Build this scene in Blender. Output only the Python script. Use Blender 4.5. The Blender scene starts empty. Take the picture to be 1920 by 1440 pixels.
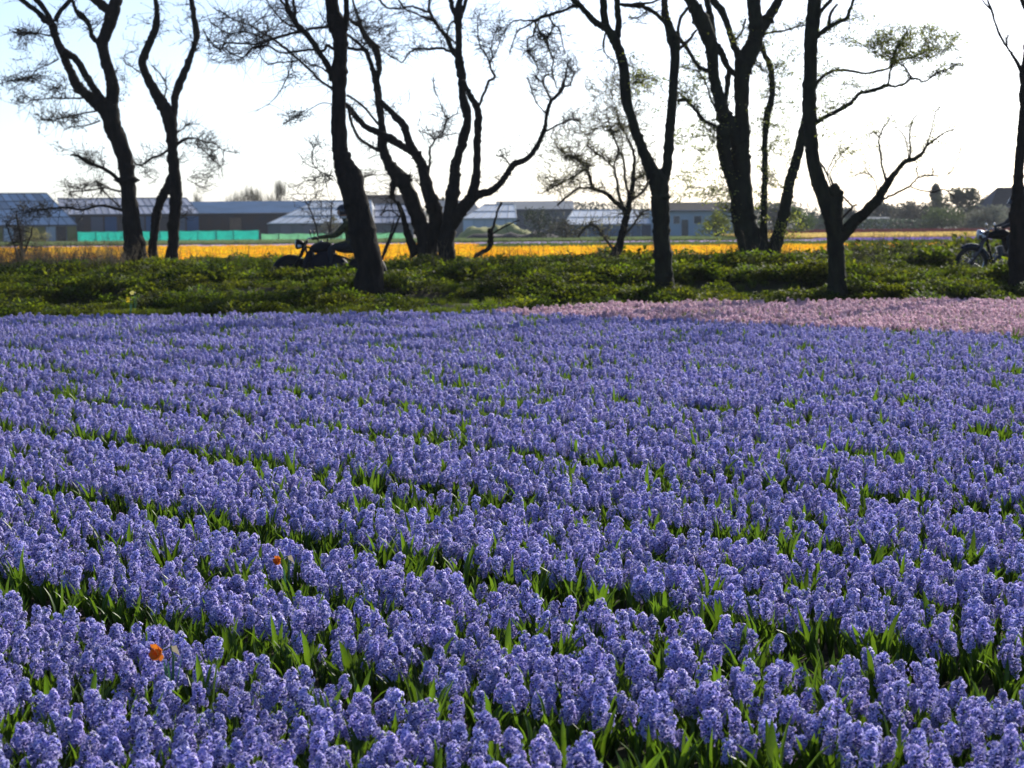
import bpy, math, random
import numpy as np
from mathutils import Vector, Matrix, Euler, noise
R = math.radians
random.seed(7)
rng = np.random.default_rng(7)
sc = bpy.context.scene
col = sc.collection

# ------------------------------------------------------------------ camera
F, CX, CY = 3500.0, 960.0, 720.0          # focal length in photo pixels (1920 wide)
CAM = Vector((0.0, 0.0, 1.6))
PITCH, ROLL = math.atan(302.0 / F), R(-0.5)
CR = Matrix.Rotation(math.pi / 2 - PITCH, 3, 'X') @ Matrix.Rotation(ROLL, 3, 'Z')
cd = bpy.data.cameras.new('camera')
cam = bpy.data.objects.new('camera', cd)
col.objects.link(cam)
cam.location = CAM
cam.rotation_euler = CR.to_euler()
cd.sensor_width = 36.0
cd.lens = 36.0 * F / 1920.0
cd.clip_start, cd.clip_end = 0.1, 6000.0
cd.dof.use_dof = True
cd.dof.focus_distance = 8.5
cd.dof.aperture_fstop = 6.3
sc.camera = cam

# ------------------------------------------------------------------ sky, sun, exposure
SUN_EL, SUN_AZ = R(27), R(32)             # azimuth clockwise from the view direction (+Y)
world = bpy.data.worlds.new('World')
sc.world = world
world.use_nodes = True
wn = world.node_tree
bg = wn.nodes['Background']
sky = wn.nodes.new('ShaderNodeTexSky')
sky.sky_type = 'NISHITA'
sky.sun_disc = False
sky.sun_elevation = SUN_EL
sky.sun_rotation = SUN_AZ
sky.altitude = 0
sky.air_density = 0.6
sky.dust_density = 1.1
sky.ozone_density = 3.0
wn.links.new(sky.outputs[0], bg.inputs[0])
bg.inputs[1].default_value = 0.14
sl = bpy.data.lights.new('sun', 'SUN')
sl.energy = 5.0
sl.angle = R(0.53)
sl.color = (1.0, 0.94, 0.84)
sun = bpy.data.objects.new('sun', sl)
col.objects.link(sun)
sdir = Vector((math.sin(SUN_AZ) * math.cos(SUN_EL), math.cos(SUN_AZ) * math.cos(SUN_EL), math.sin(SUN_EL)))
sun.rotation_euler = sdir.to_track_quat('Z', 'Y').to_euler()
sc.view_settings.view_transform = 'Standard'
sc.view_settings.look = 'None'
sc.view_settings.gamma = 1.0
sc.view_settings.use_curve_mapping = False
sc.view_settings.exposure = 0.5
sc.cycles.max_bounces = 8
sc.cycles.transparent_max_bounces = 8
sc.cycles.use_denoising = True

# ------------------------------------------------------------------ helpers
def P(px, py, Y):
    d = CR @ Vector(((px - CX) / F, (CY - py) / F, -1.0))
    return CAM + d * (Y / d.y)

def smooth(a, b, x):
    t = min(1.0, max(0.0, (x - a) / (b - a)))
    return t * t * (3 - 2 * t)

def field_edge(x):                        # where the flowers stop and the verge begins
    return 30.2 + 2.6 * smooth(-0.6, 2.2, x)

def zroad(x):
    return 0.286 + 0.0044 * (x + 4.5)

def zg(x, y):                             # height of the land
    e = field_edge(x)
    if y < e - 0.3 or y > 75:
        return 0.0
    right = smooth(-1.0, 2.0, x)
    z = 0.46 * smooth(e + 1.0 + 0.2 * right, 37.0, y) * (1 - smooth(48.0, 56.0, y))
    z += (1 - right) * (0.10 * math.exp(-((y - e - 0.7) / 0.45) ** 2) - 0.06 * math.exp(-((y - e - 2.0) / 0.7) ** 2))
    ph = y * 3.3 + 1.6 * noise.noise((x * 0.22, y * 0.12, 21.0)) + 0.5 * noise.noise((x * 0.8, y * 0.5, 25.0))
    z += 0.10 * math.sin(ph) * smooth(e + 0.6, e + 1.4, y) * (1 - smooth(35.6, 36.4, y))
    z += (0.10 * noise.noise((x * 0.30, y * 0.75, 3.3)) + 0.05 * noise.noise((x * 0.9, y * 1.3, 8.3))) * smooth(e, e + 1.5, y) * (1 - smooth(36.0, 37.5, y) * (1 - smooth(41, 43, y)))
    w = smooth(36.9, 37.35, y) * (1 - smooth(41.15, 41.7, y))
    return z * (1 - w) + (zroad(x) - 0.05) * w

MATS = {}
def mat(name, color=(0.5, 0.5, 0.5), rough=0.7, metal=0.0, spec=0.3, trans=0.0, tcol=None, var=0.0, nscale=8.0,
        color2=None, bump=0.0, bscale=40.0, objvar=0.0, tint=False, huevar=0.0, coords='Object', stretch=None, alpha=1.0):
    """procedural surface: two-tone noise, optional bump, translucency and per-object variation"""
    if name in MATS:
        return MATS[name]
    m = bpy.data.materials.new(name)
    m.use_nodes = True
    nt = m.node_tree
    N, L = nt.nodes, nt.links
    N.clear()
    out = N.new('ShaderNodeOutputMaterial')
    bs = N.new('ShaderNodeBsdfPrincipled')
    bs.inputs['Roughness'].default_value = rough
    bs.inputs['Metallic'].default_value = metal
    bs.inputs['Alpha'].default_value = alpha
    bs.inputs['Specular IOR Level'].default_value = spec
    tc = N.new('ShaderNodeTexCoord')
    vec = tc.outputs[coords]
    if stretch:
        mp = N.new('ShaderNodeMapping')
        mp.inputs['Scale'].default_value = stretch
        L.new(vec, mp.inputs['Vector'])
        vec = mp.outputs[0]
    rgb = N.new('ShaderNodeRGB')
    rgb.outputs[0].default_value = (*color, 1)
    c = rgb.outputs[0]
    if color2 is not None or var > 0:
        tx = N.new('ShaderNodeTexNoise')
        tx.inputs['Scale'].default_value = nscale
        tx.inputs['Detail'].default_value = 4
        L.new(vec, tx.inputs['Vector'])
        rp = N.new('ShaderNodeMapRange')
        rp.inputs[1].default_value, rp.inputs[2].default_value = 0.35, 0.65
        L.new(tx.outputs['Fac'], rp.inputs[0])
        mx = N.new('ShaderNodeMix')
        mx.data_type = 'RGBA'
        c2 = color2 if color2 is not None else tuple(min(1, v * (1 - var)) for v in color)
        L.new(rp.outputs[0], mx.inputs['Factor'])
        L.new(c, mx.inputs['A'])
        mx.inputs['B'].default_value = (*c2, 1)
        c = mx.outputs['Result']
    if objvar > 0 or huevar > 0:
        oi = N.new('ShaderNodeObjectInfo')
        hs = N.new('ShaderNodeHueSaturation')
        if objvar:
            mr = N.new('ShaderNodeMapRange')
            mr.inputs[3].default_value, mr.inputs[4].default_value = 1 - objvar, 1 + objvar
            L.new(oi.outputs['Random'], mr.inputs[0])
            L.new(mr.outputs[0], hs.inputs['Value'])
        if huevar:
            ma = N.new('ShaderNodeMath')
            ma.operation = 'MULTIPLY'
            ma.inputs[1].default_value = 7.31
            fr = N.new('ShaderNodeMath')
            fr.operation = 'FRACT'
            mh = N.new('ShaderNodeMapRange')
            mh.inputs[3].default_value, mh.inputs[4].default_value = 0.5 - huevar, 0.5 + huevar
            L.new(oi.outputs['Random'], ma.inputs[0])
            L.new(ma.outputs[0], fr.inputs[0])
            L.new(fr.outputs[0], mh.inputs[0])
            L.new(mh.outputs[0], hs.inputs['Hue'])
        L.new(c, hs.inputs['Color'])
        c = hs.outputs[0]
    if tint:
        at = N.new('ShaderNodeAttribute')
        at.attribute_name = 'tint'
        mm = N.new('ShaderNodeMix')
        mm.data_type = 'RGBA'
        mm.blend_type = 'MULTIPLY'
        mm.inputs['Factor'].default_value = 1.0
        L.new(c, mm.inputs['A'])
        L.new(at.outputs['Color'], mm.inputs['B'])
        c = mm.outputs['Result']
    L.new(c, bs.inputs['Base Color'])
    if bump > 0:
        bt = N.new('ShaderNodeTexNoise')
        bt.inputs['Scale'].default_value = bscale
        bt.inputs['Detail'].default_value = 5
        L.new(vec, bt.inputs['Vector'])
        bp = N.new('ShaderNodeBump')
        bp.inputs['Strength'].default_value = min(1.0, bump)
        bp.inputs['Distance'].default_value = 0.03
        L.new(bt.outputs['Fac'], bp.inputs['Height'])
        L.new(bp.outputs[0], bs.inputs['Normal'])
    if trans > 0:
        tr = N.new('ShaderNodeBsdfTranslucent')
        if tcol is not None:
            tm = N.new('ShaderNodeMix')
            tm.data_type = 'RGBA'
            tm.blend_type = 'MULTIPLY'
            tm.inputs['Factor'].default_value = 1.0
            L.new(c, tm.inputs['A'])
            tm.inputs['B'].default_value = (*tcol, 1)
            L.new(tm.outputs['Result'], tr.inputs['Color'])
        else:
            L.new(c, tr.inputs['Color'])
        ms = N.new('ShaderNodeMixShader')
        ms.inputs[0].default_value = trans
        L.new(bs.outputs[0], ms.inputs[1])
        L.new(tr.outputs[0], ms.inputs[2])
        L.new(ms.outputs[0], out.inputs[0])
    else:
        L.new(bs.outputs[0], out.inputs[0])
    MATS[name] = m
    return m

class MB:
    """collects shapes; build() links them as one mesh object"""
    def __init__(s):
        s.v, s.f, s.m, s.t = [], [], [], []
        s.mi = 0
        s.tv = (1, 1, 1)
    def add(s, vs, fs):
        o = len(s.v)
        s.v.extend(vs)
        s.f.extend([tuple(i + o for i in f) for f in fs])
        s.m.extend([s.mi] * len(fs))
        s.t.extend([s.tv] * len(vs))
    def tube(s, pts, rad, n=6, cap=True, wob=0.0):
        pts = [Vector(p) for p in pts]
        k = len(pts)
        vs, fs = [], []
        ref = Vector((0.13, 1, 0.07))
        for i, p in enumerate(pts):
            t = (pts[min(i + 1, k - 1)] - pts[max(i - 1, 0)])
            if t.length < 1e-9:
                t = Vector((0, 0, 1))
            t.normalize()
            r = ref if abs(t.dot(ref)) < 0.93 else Vector((1, 0.1, 0))
            u = t.cross(r).normalized()
            w = t.cross(u)
            for j in range(n):
                a = 2 * math.pi * j / n
                rr = rad[i]
                if wob:
                    q = p * 3.1 + u * math.cos(a) + w * math.sin(a)
                    rr *= 1 + wob * noise.noise(q * 1.3) + wob * 0.7 * noise.noise(q * 4.1) + wob * 0.55 * noise.noise(q * 9.7)
                vs.append(p + (u * math.cos(a) + w * math.sin(a)) * rr)
        for i in range(k - 1):
            for j in range(n):
                a, b = i * n + j, i * n + (j + 1) % n
                fs.append((a, b, b + n, a + n))
        if cap:
            fs.append(tuple(range(n))[::-1])
            fs.append(tuple(range((k - 1) * n, k * n)))
        s.add(vs, fs)
    def box(s, c, size, rot=None):
        c = Vector(c)
        hx, hy, hz = size[0] / 2, size[1] / 2, size[2] / 2
        vs = [Vector((x, y, z)) for x in (-hx, hx) for y in (-hy, hy) for z in (-hz, hz)]
        if rot is not None:
            M = rot if isinstance(rot, Matrix) else Euler(rot).to_matrix()
            vs = [M @ v for v in vs]
        s.add([v + c for v in vs], [(0, 1, 3, 2), (4, 6, 7, 5), (0, 4, 5, 1), (2, 3, 7, 6), (0, 2, 6, 4), (1, 5, 7, 3)])
    def ell(s, c, r, nu=12, nv=8, rot=None, fn=None):
        c = Vector(c)
        vs, fs = [], []
        M = Euler(rot).to_matrix() if rot is not None else None
        for i in range(nv + 1):
            th = math.pi * i / nv
            for j in range(nu):
                ph = 2 * math.pi * j / nu
                d = Vector((math.sin(th) * math.cos(ph), math.sin(th) * math.sin(ph), math.cos(th)))
                k = fn(d) if fn else 1.0
                p = Vector((d.x * r[0] * k, d.y * r[1] * k, d.z * r[2] * k))
                vs.append((M @ p if M else p) + c)
        for i in range(nv):
            for j in range(nu):
                a, b = i * nu + j, i * nu + (j + 1) % nu
                fs.append((a, a + nu, b + nu, b))
        s.add(vs, fs)
    def torus(s, c, R0, r, axis='Y', n=28, k=8, a0=0.0, a1=2 * math.pi, flat=1.0):
        full = abs(a1 - a0 - 2 * math.pi) < 1e-6
        vs, fs = [], []
        m = n if full else n + 1
        for i in range(m):
            a = a0 + (a1 - a0) * i / n
            for j in range(k):
                b = 2 * math.pi * j / k
                rr = R0 + r * math.cos(b)
                off = r * flat * math.sin(b)
                if axis == 'Y':
                    p = Vector((rr * math.cos(a), off, rr * math.sin(a)))
                elif axis == 'X':
                    p = Vector((off, rr * math.cos(a), rr * math.sin(a)))
                else:
                    p = Vector((rr * math.cos(a), rr * math.sin(a), off))
                vs.append(p + Vector(c))
        for i in range(m if full else n):
            for j in range(k):
                a, b = i * k + j, i * k + (j + 1) % k
                c2, d = ((i + 1) % m) * k + (j + 1) % k, ((i + 1) % m) * k + j
                fs.append((a, b, c2, d))
        s.add(vs, fs)
    def mesh(s, name, mats, smooth_=True, org=(0, 0, 0), tint=False):
        me = bpy.data.meshes.new(name)
        o = Vector(org)
        me.from_pydata([tuple(Vector(v) - o) for v in s.v], [], s.f)
        for m in (mats if isinstance(mats, (list, tuple)) else [mats]):
            me.materials.append(m)
        if me.polygons:
            me.polygons.foreach_set('material_index', s.m)
            me.polygons.foreach_set('use_smooth', [smooth_] * len(s.f))
        if tint:
            at = me.color_attributes.new('tint', 'FLOAT_COLOR', 'POINT')
            at.data.foreach_set('color', np.array([(*t, 1) for t in s.t], dtype=np.float32).ravel())
        me.update()
        return me
    def build(s, name, mats, parent=None, org=(0, 0, 0), smooth_=True, tint=False):
        return link(name, s.mesh(name, mats, smooth_, org, tint), parent)

def link(name, me, parent=None, loc=None):
    o = bpy.data.objects.new(name, me)
    col.objects.link(o)
    if parent is not None:
        o.parent = parent
    if loc is not None:
        o.location = loc
    return o

def tag(o, label, cat, group=None):
    o['label'] = label
    o['category'] = cat
    if group:
        o['group'] = group
    return o

def kind(o, k, label=None):
    o['kind'] = k
    if label:
        o['label'] = label
    return o

def thing(name, label, cat, loc=(0, 0, 0), rz=0.0, group=None):
    o = bpy.data.objects.new(name, None)
    col.objects.link(o)
    o.empty_display_size = 0.2
    o.location = loc
    o.rotation_euler = (0, 0, rz)
    return tag(o, label, cat, group)

def instancer(name, pts, rots, scales, idx, meshes, label, cat=None):
    """one 'stuff' object that scatters the given meshes on points"""
    cl = bpy.data.collections.new(name + '_source')
    for i, me in enumerate(meshes):
        cl.objects.link(bpy.data.objects.new('%s_source_%02d' % (name, i), me))
    n = len(pts)
    me = bpy.data.meshes.new(name)
    me.from_pydata([tuple(p) for p in pts], [], [])
    a = me.attributes.new('rot', 'FLOAT_VECTOR', 'POINT')
    a.data.foreach_set('vector', np.asarray(rots, dtype=np.float32).ravel())
    a = me.attributes.new('scl', 'FLOAT', 'POINT')
    a.data.foreach_set('value', np.asarray(scales, dtype=np.float32))
    a = me.attributes.new('idx', 'INT', 'POINT')
    a.data.foreach_set('value', np.asarray(idx, dtype=np.int32))
    o = link(name, me)
    g = bpy.data.node_groups.new(name, 'GeometryNodeTree')
    g.interface.new_socket('Geometry', in_out='INPUT', socket_type='NodeSocketGeometry')
    g.interface.new_socket('Geometry', in_out='OUTPUT', socket_type='NodeSocketGeometry')
    N, L = g.nodes, g.links
    gi, go = N.new('NodeGroupInput'), N.new('NodeGroupOutput')
    ip = N.new('GeometryNodeInstanceOnPoints')
    ci = N.new('GeometryNodeCollectionInfo')
    ci.inputs['Collection'].default_value = cl
    ci.inputs['Separate Children'].default_value = True
    ci.inputs['Reset Children'].default_value = True
    ip.inputs['Pick Instance'].default_value = True
    def attr(nm, ty):
        x = N.new('GeometryNodeInputNamedAttribute')
        x.data_type = ty
        x.inputs['Name'].default_value = nm
        return [s for s in x.outputs if s.enabled and s.name == 'Attribute'][0]
    e2r = N.new('FunctionNodeEulerToRotation')
    L.new(attr('rot', 'FLOAT_VECTOR'), e2r.inputs[0])
    L.new(gi.outputs[0], ip.inputs['Points'])
    L.new(ci.outputs[0], ip.inputs['Instance'])
    L.new(attr('idx', 'INT'), ip.inputs['Instance Index'])
    L.new(e2r.outputs[0], ip.inputs['Rotation'])
    L.new(attr('scl', 'FLOAT'), ip.inputs['Scale'])
    L.new(ip.outputs[0], go.inputs[0])
    md = o.modifiers.new('scatter', 'NODES')
    md.node_group = g
    kind(o, 'stuff', label)
    return o
# ------------------------------------------------------------------ land
m_ground = mat('earth', (0.060, 0.046, 0.030), 0.95, color2=(0.030, 0.036, 0.014), nscale=0.9, bump=0.6, bscale=14, spec=0.1)
ys = sorted(set([-60, -20, -5, 0, 4, 8, 12, 16, 20, 24, 28] + [29 + 0.35 * i for i in range(58)] + [50, 52, 54, 56, 60, 68, 76, 90, 110, 140, 180, 230, 300, 450, 800, 1500, 3000]))
xs = sorted(set([-2500, -900, -400, -200, -120, -80, -50, -36] + [-28 + 0.8 * i for i in range(71)] + [36, 50, 80, 120, 200, 400, 900, 2500]))
mb = MB()
mb.v = [Vector((x, y, zg(x, y))) for y in ys for x in xs]
nx = len(xs)
mb.f = [(j * nx + i, j * nx + i + 1, (j + 1) * nx + i + 1, (j + 1) * nx + i) for j in range(len(ys) - 1) for i in range(nx - 1)]
mb.m = [0] * len(mb.f)
mb.t = [(1, 1, 1)] * len(mb.v)
kind(mb.build('ground', m_ground), 'structure', 'dark earth of the bulb fields and verge')

m_road = mat('asphalt', (0.055, 0.055, 0.058), 0.85, color2=(0.04, 0.04, 0.042), nscale=30, bump=0.3, bscale=150)
mb = MB()
rx = [-120 + 4 * i for i in range(61)]
mb.v = [Vector((x, y, zroad(x) - (0.0 if abs(y - 39.25) < 1.9 else 0.09))) for x in rx for y in (37.3, 37.36, 41.14, 41.2)]
for i in range(len(rx) - 1):
    for k in range(3):
        a = i * 4 + k
        mb.f.append((a, a + 4, a + 5, a + 1))
mb.m = [0] * len(mb.f)
mb.t = [(1, 1, 1)] * len(mb.v)
kind(mb.build('road', m_road), 'structure', 'narrow asphalt lane behind the first trees')

# ------------------------------------------------------------------ hyacinths
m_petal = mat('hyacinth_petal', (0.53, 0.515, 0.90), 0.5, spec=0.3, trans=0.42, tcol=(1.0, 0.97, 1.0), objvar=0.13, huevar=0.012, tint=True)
m_pink = mat('pink_hyacinth_petal', (0.90, 0.68, 0.79), 0.5, spec=0.25, trans=0.42, objvar=0.14, huevar=0.012, tint=True)
m_leaf = mat('hyacinth_leaf', (0.070, 0.125, 0.018), 0.42, spec=0.35, trans=0.48, tcol=(1.7, 1.6, 0.6), objvar=0.3, color2=(0.05, 0.105, 0.016), nscale=30)
m_stem = mat('hyacinth_stem', (0.10, 0.16, 0.05), 0.5, trans=0.2, objvar=0.15)

def floret(mb, c, d, size, reach, rnd, deep):
    d = d.normalized()
    u = d.cross(Vector((0.2, 0.3, 1))).normalized()
    w = d.cross(u)
    g = rnd.uniform(0.70, 1.16)
    pk = rnd.uniform(0.96, 1.10)
    b = c + d * reach
    a0 = rnd.uniform(0, 1)
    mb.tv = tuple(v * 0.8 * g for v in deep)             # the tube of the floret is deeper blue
    vs = []
    for k in range(4):
        a = k * math.pi / 2
        q = u * math.cos(a) + w * math.sin(a)
        vs += [c + q * size * 0.16, b + q * size * 0.26]
    mb.add(vs, [(2 * k, (2 * k + 2) % 8, (2 * k + 3) % 8, 2 * k + 1) for k in range(4)])
    for k in range(6):
        a = a0 + k * math.pi / 3
        q = u * math.cos(a) + w * math.sin(a)
        s = d.cross(q)
        o = size * rnd.uniform(0.85, 1.15)
        hw = o * 0.185
        p0 = b + q * o * 0.10
        p1 = b + q * o * 0.46 + d * o * 0.24
        p2 = b + q * o * 0.86 + d * o * rnd.uniform(-0.30, 0.06)
        n0 = len(mb.v)
        mb.add([p0 - s * hw * 0.6, p0 + s * hw * 0.6, p1 + s * hw, p1 - s * hw, p2], [(0, 1, 2, 3), (3, 2, 4)])
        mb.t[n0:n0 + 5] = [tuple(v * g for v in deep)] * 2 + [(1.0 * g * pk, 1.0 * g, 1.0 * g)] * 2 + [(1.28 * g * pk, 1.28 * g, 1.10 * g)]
    mb.tv = (1, 1, 1)

def leaf_mesh(mb, az, L, lean, wid, rnd, curl=0.5):
    """a strap leaf: keeled, tapering, arching outwards"""
    q = Vector((math.cos(az), math.sin(az), 0))
    s = Vector((-math.sin(az), math.cos(az), 0))
    p = q * 0.006
    vs = []
    n = 5
    for i in range(n + 1):
        t = i / n
        ang = lean + curl * t * t
        wv = wid * (0.62 + 0.9 * t - 1.0 * t * t) if t < 0.75 else wid * (0.62 + 0.9 * 0.75 - 0.5625) * (1 - t) / 0.25
        k = 0.30 * wv
        nrm = q * math.cos(ang) - Vector((0, 0, 1)) * math.sin(ang)
        vs += [p - s * wv * 0.5 + nrm * -k, p + nrm * 0.0, p + s * wv * 0.5 + nrm * -k]
        p = p + (q * math.sin(ang) + Vector((0, 0, 1)) * math.cos(ang)) * (L / n)
    fs = []
    for i in range(n):
        for j in range(2):
            a = i * 3 + j
            fs.append((a, a + 1, a + 4, a + 3))
    mb.add(vs, fs)

def hyacinth_variant(seed, petal):
    r = random.Random(seed)
    deep = (0.44, 0.44, 0.70) if petal is m_petal else (0.72, 0.58, 0.62)
    H = r.uniform(0.215, 0.265)
    S = r.uniform(0.056, 0.086)
    st = MB()
    bend = Vector((r.uniform(-0.03, 0.03), r.uniform(-0.03, 0.03), 0))
    st.tube([Vector((0, 0, 0)), bend * 0.3 + Vector((0, 0, H * 0.4)), bend + Vector((0, 0, H))], [0.0055, 0.005, 0.003], 5, False)
    sp = MB()
    nf = r.randint(24, 31)
    for i in range(nf):
        t = (i + 0.5) / nf
        h = H - S + S * t
        az = i * 2.39996 + r.uniform(-0.25, 0.25)
        out = 0.98 - 0.25 * t ** 3
        up = -0.25 + 1.15 * t ** 2.2
        d = Vector((math.cos(az) * out, math.sin(az) * out, up + r.uniform(-0.2, 0.2)))
        c = bend * (h / H) + Vector((0, 0, h))
        floret(sp, c, d, r.uniform(0.0155, 0.0215) * (1.0 - 0.15 * t ** 3), r.uniform(0.010, 0.036) * (1.0 - 0.22 * t ** 3), r, deep)
    lv = []
    for i in range(r.randint(4, 6)):
        m = MB()
        leaf_mesh(m, i * 1.35 + r.uniform(-0.4, 0.4) + seed, r.uniform(0.16, 0.235), r.uniform(0.08, 0.32), r.uniform(0.020, 0.030), r, r.uniform(0.1, 0.7))
        lv.append(m)
    both = MB()
    both.mi = 0
    for m_, k in [(sp, 0), (st, 1)] + [(x, 2) for x in lv]:
        both.mi = k
        o = len(both.v)
        both.v += m_.v
        both.f += [tuple(i + o for i in f) for f in m_.f]
        both.m += [k] * len(m_.f)
        both.t += m_.t
    tag_ = 'pink_hyacinth' if petal is m_pink else 'hyacinth'
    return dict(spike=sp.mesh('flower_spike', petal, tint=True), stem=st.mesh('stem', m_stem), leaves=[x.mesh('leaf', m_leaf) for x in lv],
                all=both.mesh(tag_ + '_plant', [petal, m_stem, m_leaf], tint=True))

BLUE = [hyacinth_variant(100 + i, m_petal) for i in range(8)]
PINK = [hyacinth_variant(200 + i, m_pink) for i in range(5)]
# leaf-only plants for gaps and path edges
def leaf_only(seed):
    r = random.Random(seed)
    m = MB()
    for i in range(6):
        leaf_mesh(m, i * 1.1 + r.uniform(-0.5, 0.5), r.uniform(0.16, 0.265), r.uniform(0.06, 0.40), r.uniform(0.020, 0.032), r, r.uniform(0.1, 0.9))
    return m.mesh('hyacinth_leaves', m_leaf)
LEAFY = [leaf_only(300 + i) for i in range(4)]

T = 1.05                                   # the beds run obliquely: y + T x is constant along a bed
PERIOD, OFF = 2.12, 5.42
PN = math.sqrt(1 + T * T)
def bed_phase(x, y):
    c = y + T * x + 0.10 * noise.noise((x * 0.25, y * 0.25, 9.0))
    return c, ((c - OFF) / PERIOD) % 1.0

bp, kp, lp = [], [], []                    # blue, pink, leaf-only plants: (x, y)
step = 0.071
ux, uy = 1 / PN, -T / PN                   # along the bed
vx, vy = T / PN, 1 / PN                    # across the bed
for i in range(-190, 600):
    for j in range(-80, 820):
        a = i * step * 1.0 + random.uniform(-0.024, 0.024) - 6.0
        b = j * step + random.uniform(-0.02, 0.02)
        x = a * ux + b * vx - 8.0
        y = a * uy + b * vy + 8.0
        if y < 2.2 or y > 33.4 or abs(x) > 0.30 * y + 2.2:
            continue
        c, ph = bed_phase(x, y)
        e = field_edge(x) - 0.15 + 0.25 * noise.noise((x * 1.7, 0.3, 0.2))
        if y > e:
            continue
        d = min(ph, 1 - ph) * PERIOD / PN  # metres from the middle of a path
        gap = 0.175 + 0.085 * noise.noise((x * 0.9, y * 0.9, 1.5)) + 0.05 * noise.noise((x * 3.1, y * 3.1, 5.5))
        d2 = abs(ph - 0.5) * PERIOD / PN
        if d2 < 0.035 + 0.075 * noise.noise((x * 0.7, y * 0.7, 31.0)) + 0.04 * noise.noise((x * 2.7, y * 2.7, 35.0)):
            if random.random() < 0.45:
                lp.append((x, y))
            continue
        pinkzone = c > 29.45 and x > -0.35 + 0.4 * noise.noise((x, y, 2.2))
        if c > 29.45 and not pinkzone and y > 30.1:
            continue
        if not pinkzone and y > 30.0 + 0.15 * noise.noise((x * 2, 0, 0)):
            continue
        if d < gap - 0.10:
            continue
        hole = noise.noise((x * 1.1, y * 1.1, 7.7)) + 0.55 * noise.noise((x * 4.3, y * 4.3, 2.7))
        if d < gap or hole < -0.52:
            if random.random() < 0.5:
                lp.append((x, y))
            continue
        if random.random() < 0.09:
            if random.random() < 0.7:
                lp.append((x, y))
            continue
        (kp if pinkzone else bp).append((x, y))

def inview(x, y, z=0.2):
    q = CR.transposed() @ (Vector((x, y, z)) - CAM)
    if q.z > -0.5:
        return None
    return CX + F * q.x / -q.z, CY - F * q.y / -q.z

def plant_pose(x, y, r):
    s = 0.76 * r.uniform(0.78, 1.14) * (1.0 + 0.08 * noise.noise((x * 0.8, y * 0.8, 4.0)))
    return (r.gauss(0, 0.13), r.gauss(0, 0.13), r.uniform(0, 6.283)), s

near = []
for k, (x, y) in enumerate(bp):
    q = inview(x, y, 0.19)
    if q and -15 < q[0] < 1935 and q[1] < 1450:
        near.append((y, k))
near.sort()
near = set(k for _, k in near[:300])
r5 = random.Random(5)
pts, rots, scl, idx = [], [], [], []
GROUP = 'blue hyacinths in bloom at the near end of the field'
for k, (x, y) in enumerate(bp):
    rot, s = plant_pose(x, y, r5)
    vi = r5.randrange(8)
    if k in near:
        V = BLUE[vi]
        root = thing('hyacinth', 'blue-violet hyacinth in full bloom with upright green strap leaves in the flower bed', 'hyacinth', (x, y, -0.004), 0, GROUP)
        root.rotation_euler = rot
        root.scale = (s, s, s)
        link('flower_spike', V['spike'], root)
        link('stem', V['stem'], root)
        for lm in V['leaves']:
            link('leaf', lm, root)
    else:
        pts.append((x, y, -0.004)); rots.append(rot); scl.append(s); idx.append(vi)
instancer('hyacinth_field', pts, rots, scl, idx, [v['all'] for v in BLUE], 'broad field of blue-violet hyacinths in oblique beds')
pts, rots, scl, idx = [], [], [], []
for (x, y) in kp:
    rot, s = plant_pose(x, y, r5)
    pts.append((x, y, zg(x, y) - 0.004)); rots.append(rot); scl.append(s * 1.18); idx.append(r5.randrange(5))
instancer('pink_hyacinth_bed', pts, rots, scl, idx, [v['all'] for v in PINK], 'strip of pale pink hyacinths beside the verge')
pts, rots, scl, idx = [], [], [], []
for (x, y) in lp:
    rot, s = plant_pose(x, y, r5)
    pts.append((x, y, -0.004)); rots.append(rot); scl.append(s * r5.uniform(0.8, 1.3)); idx.append(r5.randrange(4))
instancer('hyacinth_foliage', pts, rots, scl, idx, LEAFY, 'green strap leaves without flowers along the bed paths')
# ------------------------------------------------------------------ verge: weeds, grass, dry stalks
m_weed = mat('weed_leaf', (0.050, 0.074, 0.012), 0.65, spec=0.12, trans=0.5, tcol=(2.6, 2.3, 0.55), objvar=0.45, huevar=0.025, tint=True)
m_grass = mat('grass_blade', (0.062, 0.092, 0.014), 0.65, spec=0.12, trans=0.5, tcol=(2.2, 2.0, 0.6), objvar=0.3, huevar=0.02)
m_dry = mat('dry_stalk', (0.11, 0.085, 0.05), 0.8, objvar=0.3)
m_white = mat('white_petal', (0.75, 0.75, 0.68), 0.6, trans=0.3)

def weed_clump(seed, n=150, rad=0.26, h=0.26, ls=0.064):
    r = random.Random(seed)
    m = MB()
    for i in range(n):
        a, q = r.uniform(0, 6.283), math.sqrt(r.random())
        t = r.random() ** 0.6
        c = Vector((math.cos(a) * rad * q, math.sin(a) * rad * q, h * t * (1 - 0.45 * q * q)))
        g = r.uniform(0.5, 1.45)
        m.tv = (g, g, g)
        d = Vector((math.cos(a) + r.gauss(0, 0.6), math.sin(a) + r.gauss(0, 0.6), r.uniform(-0.2, 0.9))).normalized()
        s = d.cross(Vector((r.gauss(0, 0.3), r.gauss(0, 0.3), 1))).normalized()
        L = ls * r.uniform(0.7, 1.5)
        W = L * r.uniform(0.28, 0.42)
        u = d.cross(s) * (L * r.uniform(-0.15, 0.15))
        m.add([c, c + d * L * 0.5 - s * W + u, c + d * L, c + d * L * 0.5 + s * W + u], [(0, 1, 2, 3)])
    m.tv = (1, 1, 1)
    for i in range(10):
        a = r.uniform(0, 6.283)
        e = Vector((math.cos(a) * rad * 0.6, math.sin(a) * rad * 0.6, h * r.uniform(0.6, 1.0)))
        m.tube([Vector((0, 0, 0)), e * 0.5 + Vector((0, 0, h * 0.15)), e], [0.003, 0.0025, 0.0012], 3, False)
    return m.mesh('weed_clump', m_weed, tint=True)

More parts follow.
